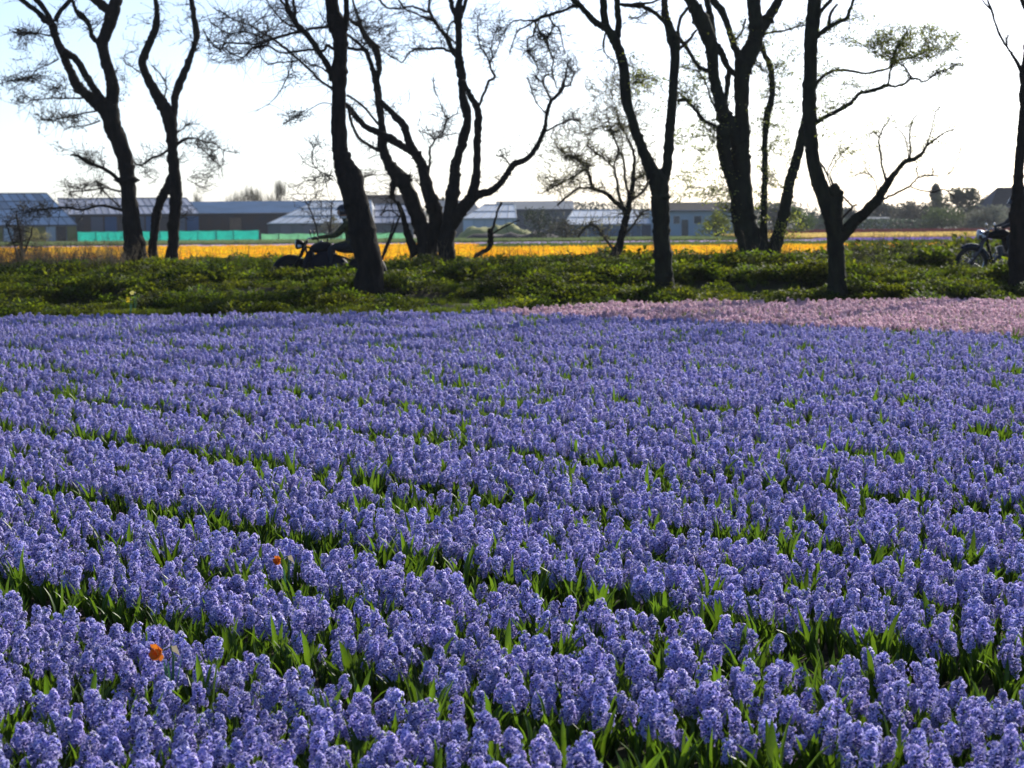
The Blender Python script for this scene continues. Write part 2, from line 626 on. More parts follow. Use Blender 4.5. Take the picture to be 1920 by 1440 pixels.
def grass_tuft(seed, n=70, h=0.28, rad=0.14):
    r = random.Random(seed)
    m = MB()
    for i in range(n):
        a = r.uniform(0, 6.283)
        q = rad * math.sqrt(r.random())
        p = Vector((math.cos(a) * q, math.sin(a) * q, 0))
        d = Vector((math.cos(a) + r.gauss(0, 0.5), math.sin(a) + r.gauss(0, 0.5), 0)) * 0.5
        H = h * r.uniform(0.5, 1.1)
        s = Vector((-d.y, d.x, 0)).normalized() * 0.0045
        p1 = p + d * H * 0.25 + Vector((0, 0, H * 0.6))
        p2 = p + d * H * r.uniform(0.6, 1.2) + Vector((0, 0, H * r.uniform(0.8, 1.0)))
        m.add([p - s, p + s, p1 + s, p1 - s, p2], [(0, 1, 2, 3), (3, 2, 4)])
    return m.mesh('grass_tuft', m_grass)

def dry_tuft(seed):
    r = random.Random(seed)
    m = MB()
    for i in range(7):
        H = r.uniform(0.35, 0.8)
        d = Vector((r.gauss(0, 0.15), r.gauss(0, 0.15), 1)).normalized()
        p = Vector((r.gauss(0, 0.12), r.gauss(0, 0.12), 0))
        pts = [p, p + d * H * 0.5 + Vector((r.gauss(0, 0.02), 0, 0)), p + d * H + Vector((r.gauss(0, 0.06), 0, 0))]
        m.tube(pts, [0.004, 0.003, 0.0015], 3, False)
        for k in range(4):
            q = pts[1].lerp(pts[2], r.random())
            e = q + Vector((r.gauss(0, 0.07), r.gauss(0, 0.07), r.uniform(0.02, 0.12)))
            m.tube([q, e], [0.002, 0.001], 3, False)
    return m.mesh('dry_tuft', m_dry)

BIG = [weed_clump(460 + i, n=520, rad=0.50, h=0.38 + 0.05 * i, ls=0.085) for i in range(4)]
WEED = [weed_clump(400 + i, n=130 + 20 * (i % 3), h=0.24 + 0.05 * (i % 3)) for i in range(6)] + BIG
TUFT = [grass_tuft(420 + i) for i in range(4)]
DRY = [dry_tuft(440 + i) for i in range(4)]
r6 = random.Random(6)
pw, rw, sw, iw = [], [], [], []
pg, rg_, sg, ig = [], [], [], []
pd, rd, sd, idd = [], [], [], []
for k in range(19000):
    y = r6.uniform(29.9, 54.0)
    x = r6.uniform(-0.30 * y - 3.5, 0.30 * y + 3.5)
    if y > 48 and r6.random() < 0.35:
        continue
    e = field_edge(x)
    if y < e - 0.1 or 37.2 < y < 41.3:
        continue
    z = zg(x, y)
    lump = noise.noise((x * 0.55, y * 0.8, 11.0)) + 0.5 * noise.noise((x * 1.7, y * 1.7, 13.0))
    left = 1 - smooth(-1.0, 2.0, x)
    strip = left * (1 - smooth(e + 0.9, e + 1.6, y))
    edge = 1.0 if 35.9 < y <= 37.2 else (0.62 if y < 36 else 0.72)
    if r6.random() < 0.22 + 0.6 * strip - 0.2 * lump:
        pg.append((x, y, z - 0.01)); rg_.append((0, 0, r6.uniform(0, 6.28))); sg.append(r6.uniform(0.7, 1.15) * edge * (0.95 + 0.25 * lump)); ig.append(r6.randrange(4))
    elif lump > -0.5:
        xp = CX + F * x / y
        s = (0.9 + 0.75 * lump) * r6.uniform(0.7, 1.25) * edge
        if y > 42.5:
            s *= 1.0 + 0.35 * smooth(940, 1050, xp) + 0.75 * smooth(1540, 1640, xp)
        big = lump > 0.02 and r6.random() < 0.24 and (y < 36.2 or y > 42)
        if big:
            s = r6.uniform(0.5, 0.95) * (0.8 if y < 36 else 0.85)
        pw.append((x, y, z - 0.02)); rw.append((r6.gauss(0, 0.1), r6.gauss(0, 0.1), r6.uniform(0, 6.28))); sw.append(max(0.4, s)); iw.append(r6.randrange(6, 10) if big else r6.randrange(6))
    if y > 42 and r6.random() < 0.05 + 0.4 * (1 - smooth(150, 330, CX + F * x / y)) + 0.25 * smooth(1560, 1660, CX + F * x / y):
        pd.append((x, y, z - 0.02)); rd.append((0, 0, r6.uniform(0, 6.28))); sd.append(r6.uniform(0.6, 1.2)); idd.append(r6.randrange(4))
for k in range(1500):                      # thick growth along the lane's edge
    x, y = r6.uniform(-15, 15), r6.uniform(36.5, 37.25)
    pg.append((x, y, zg(x, y) - 0.01)); rg_.append((0, 0, r6.uniform(0, 6.28))); sg.append(r6.uniform(0.55, 0.9)); ig.append(r6.randrange(4))
    x, y = r6.uniform(-15, 15), r6.uniform(36.2, 37.2)
    if k % 3 == 0:
        pw.append((x, y, zg(x, y) - 0.02)); rw.append((0, 0, r6.uniform(0, 6.28))); sw.append(r6.uniform(0.6, 0.95)); iw.append(r6.randrange(6))
instancer('verge_weeds', pw, rw, sw, iw, WEED, 'lush leafy weeds covering the verge beneath the trees')
instancer('verge_grass', pg, rg_, sg, ig, TUFT, 'green grass tufts growing along the verge and field edge')
instancer('dry_stalks', pd, rd, sd, idd, DRY, 'thin brown dry stalks standing along the far verge')

# ------------------------------------------------------------------ far flower strips
def crop_clump(seed, petal, leafm, heads, hw=0.35, h=0.36, fs=0.03):
    r = random.Random(seed)
    m = MB()
    for i in range(heads):
        x, y = r.uniform(-hw, hw), r.uniform(-hw, hw)
        H = h * r.uniform(0.82, 1.1)
        m.mi = 0
        c = Vector((x, y, H))
        k = 5
        vs = [c + Vector((math.cos(a) * fs * 0.6, math.sin(a) * fs * 0.6, -fs)) for a in [6.283 * j / k for j in range(k)]]
        vs += [c + Vector((math.cos(a) * fs, math.sin(a) * fs, fs * 0.2)) for a in [6.283 * j / k for j in range(k)]]
        vs += [c + Vector((math.cos(a) * fs * 0.7, math.sin(a) * fs * 0.7, fs * 1.3)) for a in [6.283 * (j + 0.5) / k for j in range(k)]]
        f = [(j, (j + 1) % k, k + (j + 1) % k, k + j) for j in range(k)] + [(k + j, k + (j + 1) % k, 2 * k + j) for j in range(k)]
        g = r.uniform(0.75, 1.2)
        m.tv = (g, g * r.uniform(0.85, 1.1), g)
        m.add(vs, f)
        m.tv = (1, 1, 1)
        m.mi = 1
        m.tube([Vector((x, y, 0)), c - Vector((0, 0, fs))], [0.006, 0.005], 3, False)
        for q in range(2):
            a = r.uniform(0, 6.28)
            d = Vector((math.cos(a), math.sin(a), 0))
            s = Vector((-d.y, d.x, 0)) * 0.02
            b = Vector((x, y, 0))
            p1, p2 = b + d * 0.05 + Vector((0, 0, H * 0.5)), b + d * 0.13 + Vector((0, 0, H * 0.85))
            m.add([b - s * 0.5, b + s * 0.5, p1 + s, p1 - s, p2], [(0, 1, 2, 3), (3, 2, 4)])
    return m.mesh('crop_clump', [petal, leafm], tint=True)

m_orange = mat('orange_petal', (1.0, 0.62, 0.02), 0.5, trans=0.45, objvar=0.15, huevar=0.02, tint=True)
m_yellow = mat('yellow_petal', (0.80, 0.61, 0.20), 0.5, trans=0.4, objvar=0.12, tint=True)
m_purple = mat('far_purple_petal', (0.36, 0.26, 0.62), 0.5, trans=0.35, objvar=0.1, tint=True)
m_lilac = mat('far_lilac_petal', (0.62, 0.50, 0.68), 0.5, trans=0.35, objvar=0.1, tint=True)
m_red = mat('red_petal', (0.15, 0.035, 0.035), 0.6, trans=0.25, objvar=0.1, tint=True)
m_crop = mat('crop_leaf', (0.08, 0.15, 0.03), 0.5, trans=0.4, tcol=(1.2, 1.2, 0.6), objvar=0.2)

def strip(name, petal, y0, y1, xa, xb, label, heads=26, h=0.36, cell=0.62, fs=0.032, dens=1.0):
    V = [crop_clump(hash_ + len(name), petal, m_crop, heads, h=h, fs=fs) for hash_ in (500, 520, 540)]
    p, ro, s, ix = [], [], [], []
    r = random.Random(len(name) * 7)
    y = y0
    while y < y1:
        x = max(xa(y), -0.31 * y - 6)
        xe = min(xb(y), 0.31 * y + 6)
        while x < xe:
            if r.random() < dens:
                p.append((x + r.uniform(-0.1, 0.1), y + r.uniform(-0.1, 0.1), -0.01)); ro.append((0, 0, r.randrange(4) * 1.5708)); s.append(r.uniform(0.92, 1.1)); ix.append(r.randrange(3))
            x += cell
        y += cell * (1.0 if y < 90 else 1.5)
    instancer(name, p, ro, s, ix, V, label)

INF = 1e9
strip('orange_flower_field', m_orange, 58, 113, lambda y: -INF, lambda y: (6 if y < 96 else -2) + (0 if y > 96 else INF), 'glowing orange-yellow flower field beyond the lane')
strip('green_crop_strip', mat('bud_green', (0.16, 0.22, 0.05), 0.5, trans=0.4, tint=True), 96, 113, lambda y: -1.5, lambda y: INF, 'green strip of crop foliage between orange and purple flowers', heads=14)
strip('lilac_flower_strip', m_lilac, 115, 128, lambda y: -INF, lambda y: 22, 'thin lilac flower strip in front of the greenhouses', h=0.26)
strip('purple_flower_strip', m_purple, 116, 138, lambda y: 22.6, lambda y: INF, 'purple flower strip in front of the yellow one', h=0.26)
strip('yellow_flower_strip', m_yellow, 141, 178, lambda y: 20, lambda y: INF, 'yellow flower strip beyond the purple one', h=0.36, cell=0.8, heads=20, fs=0.05)
strip('red_flower_strip', m_red, 182, 225, lambda y: 22, lambda y: INF, 'dark red flower strip before the distant trees', h=0.4, cell=1.1, heads=16, fs=0.07)
strip('yard_grass', mat('pale_grass', (0.24, 0.30, 0.11), 0.6, trans=0.3, tint=True), 150, 176, lambda y: -INF, lambda y: 18, 'pale rough grass in front of the greenhouses', heads=18, h=0.2, cell=0.9, fs=0.05)

# ------------------------------------------------------------------ stray daffodils
m_daff_dead = mat('withered_daffodil_petal', (0.72, 0.22, 0.02), 0.7, trans=0.35, color2=(0.50, 0.13, 0.02), nscale=60)
m_daff = mat('yellow_daffodil_petal', (0.88, 0.66, 0.03), 0.5, trans=0.4)
m_spathe = mat('papery_spathe', (0.62, 0.50, 0.30), 0.7, trans=0.4)
m_dleaf = mat('daffodil_leaf', (0.06, 0.16, 0.085), 0.4, trans=0.3)
def daffodil(px, py, Y, label, petal, h=0.36, size=0.042, withered=True, seed=1, face=(-0.5, -0.75, -0.1), leaves=3):
    c = P(px, py, Y)
    r = random.Random(seed)
    zb = zg(c.x + 0.03, Y)
    root = thing('daffodil', label, 'daffodil', (c.x + 0.03, Y, zb - 0.003))
    L = c - root.location
    m = MB()
    top = Vector((0.004, 0.0, L.z + 0.016))
    m.tube([Vector((0, 0, 0)), Vector((0.008, 0, L.z * 0.5)), Vector((0.012, 0, L.z * 0.95)), top, L + Vector((0.012, 0.006, 0.004))], [0.005, 0.0045, 0.004, 0.0035, 0.003], 6, False)
    m.build('stem', m_dleaf, root)
    fl = MB()
    d = Vector(face).normalized()
    u = d.cross(Vector((0, 0, 1))).normalized()
    w = d.cross(u)
    for k in range(6):
        a = k * math.pi / 3
        q = u * math.cos(a) + w * math.sin(a)
        s = d.cross(q)
        sz = size * r.uniform(0.8, 1.1)
        bk = (0.55 if withered else -0.1) * r.uniform(0.6, 1.3)
        p1 = L + q * sz * 0.55 + d * sz * bk * 0.5
        p2 = L + q * sz * (0.75 if withered else 1.05) + d * sz * bk
        fl.add([L - s * 0.004, L + s * 0.004, p1 + s * sz * 0.33, p1 - s * sz * 0.33, p2], [(0, 1, 2, 3), (3, 2, 4)])
    co = fl.build('flower', petal, root)
    cr = MB()
    n = 10
    vs = []
    for ring, (rr, dd) in enumerate([(0.25, 0.0), (0.32, 0.35), (0.45, 0.75)]):
        for j in range(n):
            a = 6.283 * j / n
            k = rr * size * (1 + (0.25 * r.uniform(-1, 1) if ring == 2 else 0))
            vs.append(L + d * size * dd + (u * math.cos(a) + w * math.sin(a)) * k)
    cr.add(vs, [(i * n + j, i * n + (j + 1) % n, (i + 1) * n + (j + 1) % n, (i + 1) * n + j) for i in range(2) for j in range(n)])
    cr.build('trumpet', petal, co)
    sp = MB()
    b = top
    sp.add([b, b + Vector((0.018, 0.004, 0.004)), b + Vector((0.03, 0, -0.03)), b + Vector((0.006, -0.006, -0.012))], [(0, 1, 2, 3)])
    sp.build('spathe', m_spathe, root)
    for k in range(leaves):
        lf = MB()
        leaf_mesh(lf, r.uniform(0, 6.28), L.z * r.uniform(0.85, 1.02), r.uniform(0.05, 0.18), 0.015, r, 0.15)
        lf.build('leaf', m_dleaf, root)
    return root
daffodil(300, 1222, 5.85, 'withered orange daffodil with blue-green leaves standing above the hyacinths near the bed path', m_daff_dead, seed=3)
daffodil(523, 1050, 7.6, 'small withered orange daffodil flower deep among blue hyacinths', m_daff_dead, seed=4, size=0.032, leaves=1)
daffodil(240, 562, 30.75, 'yellow daffodil flowering in the verge grass, lower of the pair', m_daff, seed=5, withered=False, size=0.05, face=(-0.3, -0.9, 0.1))
daffodil(248, 549, 31.4, 'pale yellow daffodil flowering in the verge grass, upper of the pair', mat('pale_daffodil', (0.85, 0.78, 0.25), 0.5, trans=0.4), seed=6, withered=False, size=0.045, face=(0.2, -0.9, 0.2))
# ------------------------------------------------------------------ trees traced from their outlines
m_bark = mat('dark_bark', (0.022, 0.018, 0.014), 0.95, color2=(0.010, 0.009, 0.008), nscale=9, bump=0.9, bscale=22, spec=0.15, stretch=(1, 1, 0.35))
m_bark_green = mat('algae_green_bark', (0.022, 0.026, 0.014), 0.95, color2=(0.010, 0.011, 0.008), nscale=7, bump=0.9, bscale=22, spec=0.15, stretch=(1, 1, 0.35))
m_twig = mat('twig_bark', (0.03, 0.024, 0.018), 0.9, spec=0.15)
m_bud = mat('dark_bud', (0.075, 0.070, 0.045), 0.8, trans=0.25)
m_young = mat('young_leaf', (0.22, 0.26, 0.06), 0.5, trans=0.55, tcol=(1.3, 1.25, 0.7), tint=True)

def catmull(pts, sub):
    out = []
    n = len(pts)
    for i in range(n - 1):
        p0, p1, p2, p3 = [np.array(pts[max(0, min(n - 1, k))], float) for k in (i - 1, i, i + 1, i + 2)]
        for s in range(sub):
            t = s / sub
            out.append(0.5 * ((2 * p1) + (-p0 + p2) * t + (2 * p0 - 5 * p1 + 4 * p2 - p3) * t * t + (-p0 + 3 * p1 - 3 * p2 + p3) * t ** 3))
    out.append(np.array(pts[-1], float))
    return out

class Tree:
    def __init__(s, name, label, cat, base, Y, bark=None, group=None, leafmat=None, seed=1, dens=1.25, twig=None):
        s.twig = twig or m_twig
        s.dens = dens
        s.Y, s.bark = Y, bark or m_bark
        b = P(base[0], base[1], Y)
        s.org = Vector((b.x, Y, zg(b.x, Y)))
        s.root = thing(name, label, cat, s.org, 0, group)
        s.N = []                                    # nodes px, py, Y, w
        s.tw, s.lf = MB(), MB()
        s.leafmat = leafmat or m_bud
        s.r = random.Random(seed)
        s.trunkdone = False
    def near(s, x, y, Yq=None):
        A = s.A if len(s.A) == len(s.N) else None
        d = (A[:, 0] - x) ** 2 + (A[:, 1] - y) ** 2
        if Yq is not None:
            d = d + ((A[:, 2] - Yq) * 45) ** 2
        return int(np.argmin(d)), float(np.sqrt(d.min()))
    def sync(s):
        s.A = np.array(s.N)
    def limb(s, pts, dY=None, wob=None):
        r = s.r
        if s.N:
            s.sync()
            k, _ = s.near(pts[0][0], pts[0][1])
            y0 = s.N[k][2]
            L = sum(math.hypot(pts[i + 1][0] - pts[i][0], pts[i + 1][1] - pts[i][1]) for i in range(len(pts) - 1))
            if dY is None:
                dY = r.uniform(-0.45, 0.45) * L * s.Y / F
        else:
            y0, dY = s.Y, (dY or 0.0)
        n = len(pts)
        q = [(p[0], p[1], y0 + dY * (i / (n - 1)) ** 1.3, p[2]) for i, p in enumerate(pts)]
        wmax = max(p[2] for p in pts)
        c = catmull(q, 6 if wmax > 8 else 3)
        amp = 0.35 if wmax < 4 else 0.5
        W = []
        R_ = []
        for i, p in enumerate(c):
            j = 0 if i in (0, len(c) - 1) else amp
            W.append(P(p[0] + r.gauss(0, j), p[1] + r.gauss(0, j), p[2]))
            R_.append(max(0.5, p[3] * 1.06 + 0.3) * 0.5 * p[2] / F)
        if not s.N:                                  # root the trunk in the ground
            g = W[0].copy()
            g.z = zg(g.x, g.y) - 0.25
            if g.z < W[0].z:
                W.insert(0, g)
                R_.insert(0, R_[0] * 1.25)
        for p in c:
            s.N.append((p[0], p[1], p[2], p[3]))
        if wmax >= 8:
            m = MB()
            nsd = 16 if wmax > 20 else 10
            # a few burls and knots
            for _ in range(int(len(W) / 7)):
                k = r.randrange(2, max(3, len(W) - 1))
                if k < len(R_):
                    R_[k] *= r.uniform(1.0, 1.22)
            m.tube(W, R_, nsd, True, wob=0.13 if wob is None else wob)
            m.build('limb' if s.trunkdone else 'trunk', s.bark, s.root, s.org)
            s.trunkdone = True
        else:
            s.tw.tube(W, R_, 5 if wmax > 3 else 4, False)
        e = c[-1]
        if e[1] < -2:                                # goes on above the picture
            d = (W[-1] - W[-3]).normalized()
            s.grow(W[-1], d, R_[-1], 0 if R_[-1] > 0.03 else 1)
        s.sync()
    def grow(s, p, d, rad, lvl):
        r = s.r
        if lvl > 4 or rad < 0.003:
            return
        L = max(0.35, min(2.6, rad * 24)) * r.uniform(0.7, 1.1)
        pts, rr = [p], [rad]
        for i in range(4):
            d = (d + Vector((r.gauss(0, 0.16), r.gauss(0, 0.16), r.gauss(0.05, 0.1)))).normalized()
            p = p + d * L / 4
            pts.append(p)
            rr.append(rad * (1 - 0.1 * (i + 1)))
        s.tw.tube(pts, rr, 6 if rad > 0.03 else 4, False)
        for i in range(3):
            nd = (d + Vector((r.gauss(0, 0.55), r.gauss(0, 0.55), r.gauss(0.1, 0.35)))).normalized()
            s.grow(pts[r.choice([2, 3, 4])] if i else pts[4], nd, rad * r.uniform(0.45, 0.68), lvl + 1)
    def spray(s, cx, cy, rx, ry, n, w=1.2, leaf=0, ls=4.0, curve=0.14, grav=0.0, depth=0.8, maxd=140):
        """twigs that reach tips scattered in an ellipse, each growing from the nearest wood"""
        r = s.r
        if leaf >= 5:
            rx, ry = rx * 1.3, ry * 1.3
        tips = []
        for i in range(int(n * s.dens)):
            a, q = r.uniform(0, 6.283), math.sqrt(r.random())
            tips.append((cx + rx * q * math.cos(a), cy + ry * q * math.sin(a)))
        s.sync()
        tips.sort(key=lambda t: s.near(*t)[1])
        for k, (x, y) in enumerate(tips):
            if k % 3 == 0:
                s.sync()
            A = s.A
            Yt = None
            d = np.sqrt((A[:, 0] - x) ** 2 + (A[:, 1] - y) ** 2)
            # prefer wood that is a little way off, so twigs have length, and thin wood over trunks
            tl = r.uniform(6, 30)
            score = np.abs(d - tl) + np.where(A[:, 3] > 12, 12, 0) + np.where(A[:, 1] < y - 10, 6, 0)
            i = int(np.argmin(score))
            b = A[i]
            dist = float(d[i])
            if dist > maxd:
                continue
            Yt = b[2] + r.gauss(0, 0.5) * min(1.2, depth) * max(0.15, dist * s.Y / F)
            nx_, ny_ = -(y - b[1]), x - b[0]
            bend = r.gauss(0, curve * 0.8)
            pts, rr = [], []
            w0 = min(w * r.uniform(0.8, 1.2), max(0.8, b[3]))
            kk = 5
            for j in range(kk + 1):
                t = j / kk
                o = bend * math.sin(math.pi * t) + r.gauss(0, 0.018)
                px = b[0] + (x - b[0]) * t + nx_ * o
                py = b[1] + (y - b[1]) * t + ny_ * o + grav * dist * (t * t - t)
                yy = b[2] + (Yt - b[2]) * t
                pts.append(P(px, py, yy))
                rr.append(max(0.55, 1.55 * w0 * (1 - 0.55 * t)) * 0.5 * yy / F)
                if j >= 2:
                    s.N.append((px, py, yy, w0 * (1 - 0.5 * t)))
            s.tw.tube(pts, rr, 3, False)
            for q in range(leaf):
                t = r.uniform(0.35, 1.05)
                base = pts[0].lerp(pts[-1], t) if t < 1 else pts[-1]
                j = min(kk, int(t * kk))
                base = pts[j] + Vector((r.gauss(0, 0.05), r.gauss(0, 0.05), r.gauss(0, 0.05)))
                s.leafquad(base, ls * r.uniform(0.6, 1.4) * s.Y / F)
        s.sync()
    def leafquad(s, c, L):
        r = s.r
        d = Vector((r.gauss(0, 1), r.gauss(0, 1), r.gauss(0.2, 0.8))).normalized()
        u = d.cross(Vector((r.gauss(0, 1), r.gauss(0, 1), r.gauss(0, 1)))).normalized()
        g = r.uniform(0.6, 1.3)
        s.lf.tv = (g, g, g)
        W = L * 0.30
        s.lf.add([c, c + d * L * 0.5 - u * W, c + d * L, c + d * L * 0.5 + u * W], [(0, 1, 2, 3)])
    def side_twigs(s, n, lo, hi, w=1.1, up=0.0, box=None, leaf=0, ls=4.0, maxw=9):
        """short side shoots all over the thinner wood"""
        r = s.r
        s.sync()
        cand = [b for b in s.N if 0.7 <= b[3] <= maxw and b[1] > -5 and (box is None or (box[0] < b[0] < box[2] and box[1] < b[1] < box[3]))]
        if not cand:
            return
        for i in range(n):
            b = r.choice(cand)
            a = r.uniform(0, 6.283)
            L = r.uniform(lo, hi)
            dx, dy = math.cos(a), math.sin(a) - up
            q = math.hypot(dx, dy) or 1
            dx, dy = dx / q, dy / q
            pts, rr = [], []
            c = r.gauss(0, 0.25)
            Yt = b[2] + r.gauss(0, 0.4) * L * s.Y / F
            ww = min(w, b[3])
            for j in range(5):
                t = j / 4
                px, py = b[0] + dx * L * t - dy * c * L * t * t, b[1] + dy * L * t + dx * c * L * t * t
                yy = b[2] + (Yt - b[2]) * t
                pts.append(P(px, py, yy))
                rr.append(max(0.5, 1.4 * ww * (1 - 0.55 * t)) * 0.5 * yy / F)
                if j > 1:
                    s.N.append((px, py, yy, ww * 0.6))
            s.tw.tube(pts, rr, 3, False)
            for q in range(leaf):
                s.leafquad(pts[r.randrange(1, 5)] + Vector((r.gauss(0, 0.02), r.gauss(0, 0.02), r.gauss(0, 0.02))), ls * r.uniform(0.6, 1.4) * s.Y / F)
        s.sync()
    def done(s):
        if s.tw.f:
            o = s.tw.build('crown', s.twig, s.root, s.org)
            if s.lf.f:
                kind(s.lf.build('leaves', s.leafmat, o, s.org, smooth_=False, tint=True), 'stuff')

# --- first tree of the far row: forked above, beside the twin-stemmed one
t = Tree('bare_tree', 'dark bare tree with a leaning trunk and a heavy side fork beside the twin-stemmed tree', 'tree', (255, 500), 46.0, seed=11)
t.limb([(257, 512, 50), (255, 495, 44), (253, 470, 38), (251, 455, 36), (247, 420, 32), (243, 387, 28), (239, 337, 26), (235, 303, 28), (222, 262, 30), (210, 232, 32), (209, 205, 26), (211, 183, 21), (211, 160, 23), (204, 133, 19), (195, 102, 18), (192, 80, 20), (203, 50, 22), (211, 25, 23), (218, 0, 18), (226, -40, 16)])
t.limb([(205, 222, 26), (192, 202, 23), (176, 188, 21), (160, 175, 19), (143, 158, 18), (133, 135, 15), (125, 117, 14), (118, 100, 14), (106, 75, 13), (101, 55, 14), (96, 42, 13), (85, 38, 11), (70, 22, 9), (45, 3, 8), (20, -20, 7)], dY=-0.8)
t.limb([(100, 48, 10), (88, 24, 9), (76, 8, 10), (62, -8, 9)])
t.limb([(104, 40, 9), (112, 22, 8), (125, 8, 8), (134, -4, 8)])
t.limb([(207, 200, 14), (192, 186, 13), (176, 164, 12), (160, 140, 13), (148, 118, 12), (132, 103, 13), (118, 95, 12)], dY=-0.6)
t.limb([(188, 84, 9), (173, 69, 9), (170, 55, 7), (163, 40, 9), (151, 28, 12), (143, 20, 7), (136, 2, 6), (130, -12, 5)])
t.limb([(209, 22, 16), (192, 10, 16), (172, -6, 15)])
t.limb([(229, 347, 8), (215, 330, 7), (190, 314, 6), (170, 307, 6), (155, 298, 6), (145, 292, 4), (133, 290, 3)])
t.limb([(229, 394, 6), (205, 387, 5), (185, 385, 4), (155, 393, 4), (125, 390, 4), (95, 390, 3), (70, 395, 2), (45, 400, 2)])
t.limb([(229, 359, 4), (195, 352, 2.5), (170, 357, 2.5), (130, 360, 2)])
t.limb([(225, 388, 3), (205, 370, 2), (190, 352, 2), (182, 340, 1.5)])
t.limb([(182, 208, 3), (150, 214, 2.5), (125, 219, 2.5), (100, 225, 2), (75, 225, 1.5)])
t.limb([(188, 226, 3), (160, 236, 2), (125, 238, 1.5)])
t.limb([(155, 184, 3), (125, 184, 2.5), (95, 184, 2), (60, 188, 1.5)])
t.limb([(110, 110, 3), (90, 122, 2), (72, 128, 2), (55, 145, 2), (15, 153, 1.5), (-5, 158, 1.5)])
t.limb([(93, 68, 3), (70, 62, 2), (40, 62, 2), (22, 60, 1.5)])
for e in [(55, 60, 38, 13, 34), (40, 146, 42, 12, 44), (95, 150, 38, 20, 62), (28, 178, 20, 16, 22), (110, 216, 52, 14, 56), (168, 296, 30, 20, 36), (150, 342, 48, 14, 46), (60, 395, 48, 22, 56), (120, 45, 22, 18, 20), (225, 165, 24, 40, 26), (160, 160, 22, 26, 18), (40, 88, 22, 8, 12), (175, 40, 30, 20, 14), (75, 175, 60, 50, 50), (60, 90, 50, 40, 30), (120, 250, 60, 40, 24), (130, 380, 60, 24, 24)]:
    t.spray(*e, w=1.2, leaf=4, ls=3.6)
t.side_twigs(320, 10, 40, 1.0, up=0.2, leaf=2, ls=3.4)
t.side_twigs(350, 6, 22, 0.75, up=0.1, leaf=1, ls=3.0, maxw=4)
t.done()

# --- twin-stemmed tree next to it
t = Tree('bare_tree', 'dark bare tree whose two stems join low down, then part in a lyre shape', 'tree', (322, 498), 46.4, seed=12)
t.limb([(319, 512, 28), (320, 490, 24), (324, 460, 20), (326, 420, 19), (329, 387, 21), (330, 353, 20), (327, 323, 20), (324, 287, 18), (321, 253, 19), (318, 225, 25), (312, 206, 22), (304, 195, 21), (292, 175, 19), (279, 150, 15), (267, 120, 14), (272, 100, 14), (282, 75, 13), (291, 55, 13), (293, 40, 12), (294, 25, 9), (292, 0, 8), (289, -30, 8)])
t.limb([(288, 510, 22), (287, 490, 18), (287, 460, 15), (291, 420, 15), (295, 395, 16), (300, 378, 15), (309, 360, 16), (320, 338, 15), (328, 318, 13)], dY=0.35)
t.limb([(322, 222, 18), (327, 203, 13), (328, 180, 13), (338, 153, 14), (351, 125, 12), (359, 100, 10), (367, 75, 10), (369, 62, 12), (363, 33, 10), (361, 10, 9), (355, -14, 8)])
t.limb([(307, 187, 2.5), (312, 165, 2.5), (305, 145, 2), (285, 123, 2)])
t.limb([(263, 137, 2), (248, 125, 1.5), (235, 118, 1.5), (233, 105, 1)])
t.limb([(331, 272, 5), (345, 262, 6), (360, 259, 3), (375, 262, 2.5), (385, 268, 3), (400, 268, 2), (420, 282, 1.5), (450, 287, 1)])
t.limb([(330, 250, 2), (345, 240, 2), (352, 233, 1.5), (372, 233, 1)])
t.limb([(316, 281, 5), (300, 290, 4), (285, 297, 4), (265, 310, 3), (250, 305, 2)])
t.limb([(365, 268, 2), (385, 285, 1.5), (400, 300, 1.5), (415, 312, 1)])
for e in [(375, 300, 42, 40, 62), (382, 338, 36, 26, 50), (322, 45, 40, 42, 52), (275, 285, 30, 30, 22), (280, 330, 26, 18, 22), (395, 62, 30, 40, 26), (255, 60, 26, 40, 24), (385, 245, 30, 14, 20), (350, 400, 30, 16, 16)]:
    t.spray(*e, w=1.0, leaf=2, ls=3.0)
t.side_twigs(260, 8, 36, 0.9, up=0.2, leaf=1, ls=3.0)
t.side_twigs(250, 6, 22, 0.75, up=0.1, maxw=4)
t.done()

# --- tall leaning tree of the near row, in front of the motorcyclist
t = Tree('bare_tree', 'tall thick dark trunk leaning over a motorcyclist, with sweeping twiggy branches', 'tree', (690, 556), 34.4, seed=13, dens=1.9)
t.limb([(689, 572, 74), (690, 556, 62), (691, 538, 55), (694, 500, 46), (684, 460, 46), (677, 420, 45), (669, 387, 45), (663, 362, 43), (656, 337, 46), (649, 318, 40), (641, 295, 30), (637, 270, 27), (635, 220, 26), (636, 167, 25), (636, 133, 28), (639, 100, 24), (637, 67, 27), (630, 43, 32), (624, 20, 24), (621, -25, 22)], wob=0.1)
t.limb([(643, 62, 14), (648, 40, 11), (650, 20, 10), (648, -20, 9)])
t.limb([(622, 152, 8), (618, 132, 10), (608, 112, 10), (595, 92, 9), (578, 68, 10), (562, 52, 10), (549, 32, 10), (540, 18, 9), (538, 5, 6), (535, -15, 5)], dY=-0.9)
t.limb([(541, 20, 5), (530, 5, 4), (520, -10, 3)])
t.limb([(549, 32, 6), (554, 22, 6), (550, 8, 5), (552, -10, 5)])
t.limb([(624, 167, 5), (600, 150, 4), (580, 130, 4), (560, 112, 4), (535, 90, 5), (515, 75, 4), (490, 60, 3), (470, 48, 2.5), (440, 38, 2), (420, 25, 2), (400, 15, 1.5)], dY=0.9)
t.limb([(620, 50, 5), (590, 52, 5), (570, 58, 5), (545, 63, 5), (520, 70, 5), (500, 77, 5), (485, 82, 4), (460, 82, 3.5), (425, 80, 3), (415, 92, 2.5), (400, 85, 2.5), (388, 68, 2), (380, 55, 1.5)], dY=-0.6)
